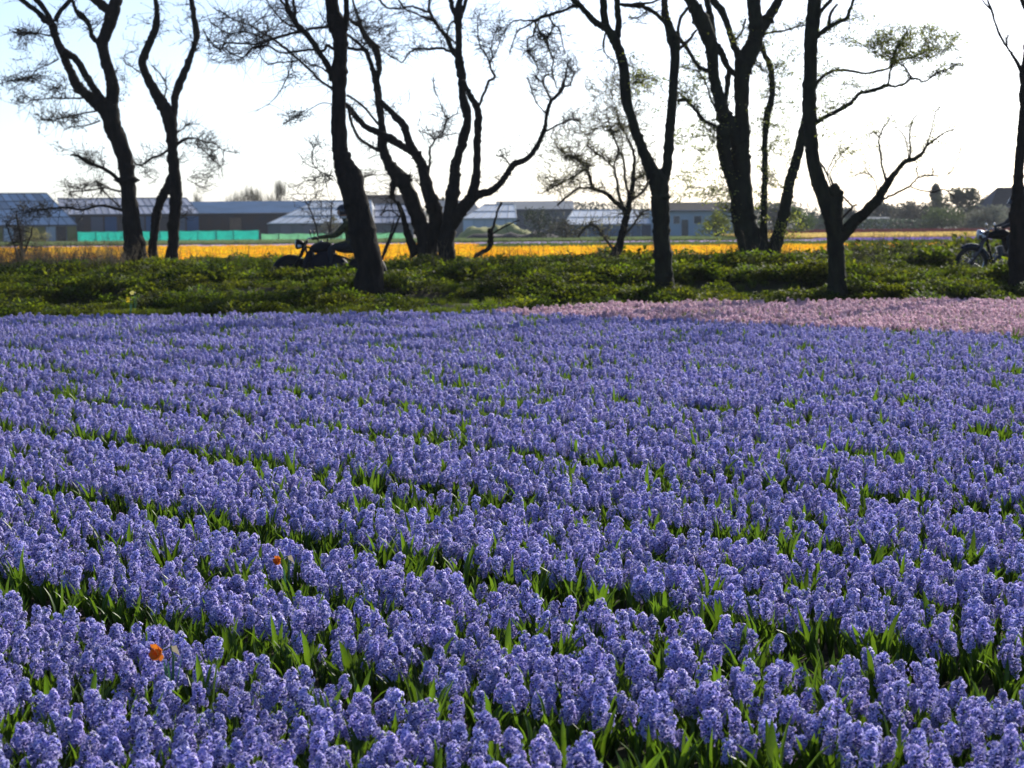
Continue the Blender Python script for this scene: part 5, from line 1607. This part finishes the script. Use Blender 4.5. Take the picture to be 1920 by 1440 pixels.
    m = MB(); m.tube([Vector((-0.56, -0.10, 0.55)), Vector((-0.46, -0.17, 0.42)), Vector((-0.60, -0.19, 0.25)), Vector((-1.05, -0.20, 0.26)), Vector((-1.5, -0.21, 0.30)), Vector((-wb - 0.25, -0.21, 0.32))], [0.022, 0.022, 0.024, 0.034, 0.045, 0.045], 10)
    m.build('exhaust', m_chrome, root)
    m = MB()
    for s in (-1, 1):
        m.tube([Vector((-0.80, s * 0.12, 0.27)), Vector((-0.78, s * 0.30, 0.27))], [0.014, 0.014], 6)
    m.build('foot_pegs', m_steel, root)
    m = MB(); m.box((-wb - 0.30, 0, rad + 0.22), (0.05, 0.10, 0.07)); m.build('tail_light', m_red, root)
    if S['touring']:
        for s in (-1, 1):
            m = MB(); m.tube([Vector((0, s * 0.075, rad)), Vector((0, s * 0.095, rad))], [rad * 0.70, rad * 0.66], 28); m.build('wheel_disc', m_black, root)
        for s in (-1, 1):
            m = MB(); m.ell((-wb + 0.08, s * 0.25, rad + 0.17), (0.29, 0.085, 0.17), 16, 10); m.build('saddlebag', m_black, root)
            m = MB(); m.torus((-0.40, s * 0.24, 0.42), 0.15, 0.014, 'X', 20, 6); m.build('crash_bar', m_black, root)
            m = MB()                                     # leg shield
            m.ell((-0.36, s * 0.17, 0.56), (0.09, 0.14, 0.26), 14, 8, rot=(0, R(-18), 0)); m.build('leg_shield', S['paint'], root)
            m = MB(); m.ell((-0.72, s * 0.20, 0.47), (0.40, 0.11, 0.27), 22, 12, fn=lambda d: 1 + 0.12 * math.cos(2 * math.atan2(d.z, d.x)) ** 2); m.build('side_cover', S['paint'], root)
            m = MB(); m.tube([Vector((-0.96, s * 0.30, 0.52)), Vector((-0.96, s * 0.30, 0.38))], [0.022, 0.022], 8); m.build('chrome_badge', m_chrome, root)
    return root

cl = P(546, 542, 38.2)
cr_ = P(1821, 522, 39.4)
motorcycle('heavy dark motorcycle with a deeply enclosed front wheel ridden behind the tall leaning trunk', (cl.x, 38.2, zroad(cl.x)), dict(rad=0.315, tw=0.055, wb=1.56, chrome=False, f0=-35, f1=215, fx=0.015, paint=m_navy, paint2=m_black, head=(-0.12, 0.92), grip=(-0.42, 1.03, 0.40), mir=0.10, tank=(-0.68, 0.83, 0.30, 0.16, 0.14), seat=(-1.22, 0.79), touring=True))
motorcycle('classic motorcycle with a round chrome headlight and open spoked front wheel beside the slender trunk', (cr_.x, 39.4, zroad(cr_.x)), dict(rad=0.34, tw=0.047, wb=1.42, chrome=True, f0=55, f1=170, fx=0.0, paint=m_black, paint2=mat('gloss_black_fender', (0.008, 0.008, 0.012), 0.12, spec=0.5), head=(-0.13, 0.92), grip=(-0.36, 1.03, 0.36), mir=0.06, tank=(-0.60, 0.92, 0.27, 0.13, 0.12), seat=(-1.08, 0.85), touring=False))

# ------------------------------------------------------------------ riders
m_skin = mat('skin', (0.46, 0.27, 0.19), 0.55)
m_jeans = mat('dark_trousers', (0.022, 0.024, 0.032), 0.85, var=0.3, nscale=20)
m_camo = mat('olive_mottled_jacket', (0.085, 0.085, 0.030), 0.85, color2=(0.022, 0.024, 0.014), nscale=14)
m_leather = mat('black_leather_jacket', (0.014, 0.014, 0.016), 0.45, spec=0.4, bump=0.2, bscale=60)
m_boot = mat('boot_leather', (0.012, 0.011, 0.010), 0.5)
m_helmet = mat('dark_helmet_shell', (0.010, 0.011, 0.020), 0.15, spec=0.7)
m_visor = mat('smoked_visor', (0.03, 0.03, 0.035), 0.08, spec=0.8)
m_scarf = mat('white_scarf', (0.75, 0.74, 0.70), 0.8, trans=0.2)

def skin_mesh(verts, edges, radii, root_i):
    me = bpy.data.meshes.new('skin_tmp')
    me.from_pydata([tuple(v) for v in verts], edges, [])
    o = bpy.data.objects.new('skin_tmp', me)
    col.objects.link(o)
    o.modifiers.new('s', 'SKIN')
    if not me.skin_vertices:
        bpy.context.view_layer.objects.active = o
    for i, d in enumerate(me.skin_vertices[0].data):
        rr = radii[i]
        d.radius = rr if isinstance(rr, tuple) else (rr, rr)
        d.use_root = (i == root_i)
    sb = o.modifiers.new('b', 'SUBSURF')
    sb.levels = sb.render_levels = 2
    dg = bpy.context.evaluated_depsgraph_get()
    ev = o.evaluated_get(dg)
    out = bpy.data.meshes.new_from_object(ev)
    bpy.data.objects.remove(o)
    return out

def rider(label, loc, J, jacket, scarf, visor):
    root = thing('person', label, 'person', loc, math.pi)
    V, E, Rr = [], [], []
    def ad(p, r_, par=None):
        V.append(Vector(p)); Rr.append(r_)
        if par is not None:
            E.append((par, len(V) - 1))
        return len(V) - 1
    hip, sp, ch, nk, hd = J['hip'], J['spine'], J['chest'], J['neck'], J['head']
    a = ad(hip, (0.15, 0.13)); b = ad(sp, (0.15, 0.125), a); c = ad(ch, (0.17, 0.13), b); n = ad(nk, 0.06, c); ad(Vector(hd) - Vector((0.0, 0, 0.05)), 0.06, n)
    for s in (-1, 1):
        k = lambda q: (q[0], q[1] * s, q[2])
        sh = ad(k(J['shoulder']), 0.075, c)
        um = ad(Vector(k(J['shoulder'])).lerp(Vector(k(J['elbow'])), 0.5), 0.062, sh)
        el = ad(k(J['elbow']), 0.052, um)
        fm = ad(Vector(k(J['elbow'])).lerp(Vector(k(J['wrist'])), 0.5), 0.046, el)
        ad(k(J['wrist']), 0.034, fm)
        th = ad(Vector(hip) + Vector((0.05, 0.11 * s, -0.03)), 0.105, a)
        tm = ad(Vector(hip).lerp(Vector(k(J['knee'])), 0.55) + Vector((0, 0.03 * s, 0)), 0.088, th)
        kn = ad(k(J['knee']), 0.068, tm)
        cf = ad(Vector(k(J['knee'])).lerp(Vector(k(J['ankle'])), 0.4), 0.062, kn)
        an = ad(k(J['ankle']), 0.048, cf)
        ad(Vector(k(J['ankle'])) + Vector((0.06, 0, -0.07)), 0.045, an)
        ad(Vector(k(J['ankle'])) + Vector((0.17, 0.01 * s, -0.075)), 0.035, len(V) - 1)
    me = skin_mesh(V, E, Rr, 0)
    m = MB()
    hv = Vector(hd)
    def face(d):                                         # skull with brow, nose and chin; +x is forwards
        k = 1.0
        if d.x > 0:
            k += 0.16 * math.exp(-((d.y / 0.13) ** 2 + ((d.z + 0.12) / 0.16) ** 2))     # nose
            k += 0.05 * math.exp(-((d.y / 0.3) ** 2 + ((d.z + 0.62) / 0.15) ** 2))      # chin
            k += 0.03 * math.exp(-((d.y / 0.25) ** 2 + ((d.z + 0.40) / 0.06) ** 2))     # lips
            for sy in (-0.36, 0.36):
                k -= 0.06 * math.exp(-(((d.y - sy) / 0.14) ** 2 + ((d.z - 0.05) / 0.10) ** 2))  # eye sockets
        return k
    m.ell(hv, (0.098, 0.078, 0.118), 32, 24, fn=face)
    for s in (-1, 1):
        m.ell(hv + Vector((0.0, 0.08 * s, -0.005)), (0.024, 0.012, 0.034), 8, 6)        # ears
    nhead = len(m.f)
    for s in (-1, 1):                                    # gloved hands closed round the grips
        w = Vector((J['wrist'][0], J['wrist'][1] * s, J['wrist'][2]))
        g = Vector((J['grip'][0], J['grip'][1] * s, J['grip'][2]))
        m.ell(w.lerp(g, 0.55) + Vector((0, 0, 0.014)), (0.052, 0.042, 0.020), 14, 8)
        d = (g - w).normalized()
        for q in range(4):
            o_ = Vector((0, (-0.033 + 0.022 * q) * s, 0))
            L = (0.9, 1.0, 0.96, 0.78)[q]
            p0 = w.lerp(g, 0.75) + o_ + Vector((0, 0, 0.018))
            p1 = g + o_ + Vector((0.028 * L, 0, 0.014))
            p2 = g + o_ + Vector((0.034 * L, 0, -0.014))
            p3 = g + o_ + Vector((0.008, 0, -0.028 * L))
            m.tube([p0, p1, p2, p3], [0.0105, 0.010, 0.0095, 0.008], 7)
        p0 = w.lerp(g, 0.4) + Vector((0, -0.035 * s, 0))
        m.tube([p0, g + Vector((-0.02, -0.045 * s, -0.012)), g + Vector((0.012, -0.036 * s, -0.03))], [0.013, 0.012, 0.009], 7)
    vs = [v.co.copy() for v in me.vertices]
    fs = [tuple(p.vertices) for p in me.polygons]
    full = MB()
    full.v, full.f = vs, fs
    ctr = [sum((vs[i] for i in f), Vector()) / len(f) for f in fs]
    def which(p):
        if p.z > nk[2] + 0.0 and abs(p.y) < 0.09 and p.x > hip[0] - 0.2:
            return 0
        if p.z < J['ankle'][2] + 0.03 and p.x > -1.3:
            return 3
        if (p - Vector(hip)).length < 0.2 and p.z < hip[2] + 0.09 or p.z < J['wrist'][2] - 0.12 and p.z < sp[2] - 0.05:
            return 2
        return 1
    full.m = [which(p) for p in ctr]
    full.t = [(1, 1, 1)] * len(vs)
    o_ = len(full.v)
    full.v = full.v + m.v
    full.f = full.f + [tuple(i + o_ for i in f) for f in m.f]
    full.m = full.m + [0] * nhead + [3] * (len(m.f) - nhead)
    full.t = full.t + m.t
    full.build('body', [m_skin, jacket, m_jeans, m_boot], root)
    h = MB()                                             # helmet: shell open at the face
    nu, nv = 28, 14
    vs, fs = [], []
    for i in range(nv + 1):
        th = R(4 + 112 * i / nv)
        for j in range(nu):
            ph = 6.283 * j / nu
            d = Vector((math.sin(th) * math.cos(ph), math.sin(th) * math.sin(ph), math.cos(th)))
            vs.append(hv + Vector((d.x * 0.135 - 0.012, d.y * 0.122, d.z * 0.142 + 0.012)))
    for i in range(nv):
        for j in range(nu):
            a_ = 6.283 * (j + 0.5) / nu
            if math.cos(a_) > 0.45 and i > 8:
                continue
            fs.append((i * nu + j, (i + 1) * nu + j, (i + 1) * nu + (j + 1) % nu, i * nu + (j + 1) % nu))
    fs.append(tuple(range(nu)))
    h.add(vs, fs)
    h.torus(hv + Vector((-0.012, 0, -0.046)), 0.118, 0.012, 'Z', 28, 6, a0=R(62), a1=R(298))
    h.tube([hv + Vector((0.02, 0.085, -0.06)), hv + Vector((0.045, 0.05, -0.125)), hv + Vector((0.05, 0, -0.14)), hv + Vector((0.045, -0.05, -0.125)), hv + Vector((0.02, -0.085, -0.06))], [0.008] * 5, 5)
    he = h.build('helmet', m_helmet, root)
    v = MB()                                             # peak or visor
    for i in range(9):
        a_ = R(-60 + 15 * i)
        v.v += [hv + Vector((0.137 * math.cos(a_) - 0.012, 0.124 * math.sin(a_), 0.050)), hv + Vector((0.185 * math.cos(a_) - 0.012, 0.13 * math.sin(a_), 0.032 if not visor else -0.05))]
    v.f = [(2 * i, 2 * i + 1, 2 * i + 3, 2 * i + 2) for i in range(8)]
    v.m = [0] * 8
    v.t = [(1, 1, 1)] * len(v.v)
    v.build('visor' if visor else 'peak', m_visor if visor else m_helmet, he)
    if scarf:
        s_ = MB()
        s_.torus(Vector(nk) + Vector((0.01, 0, 0.015)), 0.068, 0.026, 'Z', 20, 8)
        s_.tube([Vector(nk) + Vector((-0.07, 0.04, 0.03)), Vector(nk) + Vector((-0.12, 0.07, 0.09)), Vector(nk) + Vector((-0.15, 0.06, 0.02))], [0.02, 0.03, 0.018], 8)
        s_.build('scarf', m_scarf, root)
    return root

rider('person in an olive mottled jacket and dark helmet riding the heavy motorcycle, arms forward', (cl.x, 38.2, zroad(cl.x)),
      dict(hip=(-1.27, 0, 0.93), spine=(-1.27, 0, 1.09), chest=(-1.20, 0, 1.28), neck=(-1.13, 0, 1.44), head=(-1.07, 0, 1.57), shoulder=(-1.17, 0.19, 1.33), elbow=(-0.93, 0.30, 1.09), wrist=(-0.605, 0.345, 1.055), grip=(-0.505, 0.345, 1.035), knee=(-0.84, 0.25, 0.84), ankle=(-0.84, 0.26, 0.38)), m_camo, True, False)
rider('person in black leather riding the classic motorcycle, mostly hidden by the slender trunk', (cr_.x, 39.4, zroad(cr_.x)),
      dict(hip=(-1.12, 0, 0.99), spine=(-1.12, 0, 1.15), chest=(-1.03, 0, 1.33), neck=(-0.95, 0, 1.49), head=(-0.90, 0, 1.61), shoulder=(-0.99, 0.19, 1.38), elbow=(-0.78, 0.28, 1.14), wrist=(-0.535, 0.31, 1.06), grip=(-0.44, 0.31, 1.04), knee=(-0.72, 0.20, 0.86), ankle=(-0.84, 0.23, 0.38)), m_leather, False, True)

# ------------------------------------------------------------------ haze
bpy.context.view_layer.update()
mb = MB()
mb.box((0, 1515, 8.0), (5100, 3160, 18.2))
hm = bpy.data.materials.new('thin_air')
hm.use_nodes = True
hm.node_tree.nodes.clear()
ho = hm.node_tree.nodes.new('ShaderNodeOutputMaterial')
hv_ = hm.node_tree.nodes.new('ShaderNodeVolumePrincipled')
hv_.inputs['Color'].default_value = (0.93, 0.96, 1.0, 1)
hv_.inputs['Density'].default_value = 0.00022
hm.node_tree.links.new(hv_.outputs[0], ho.inputs['Volume'])
kind(mb.build('haze', hm, smooth_=False), 'stuff', 'thin pale haze over the distant fields')
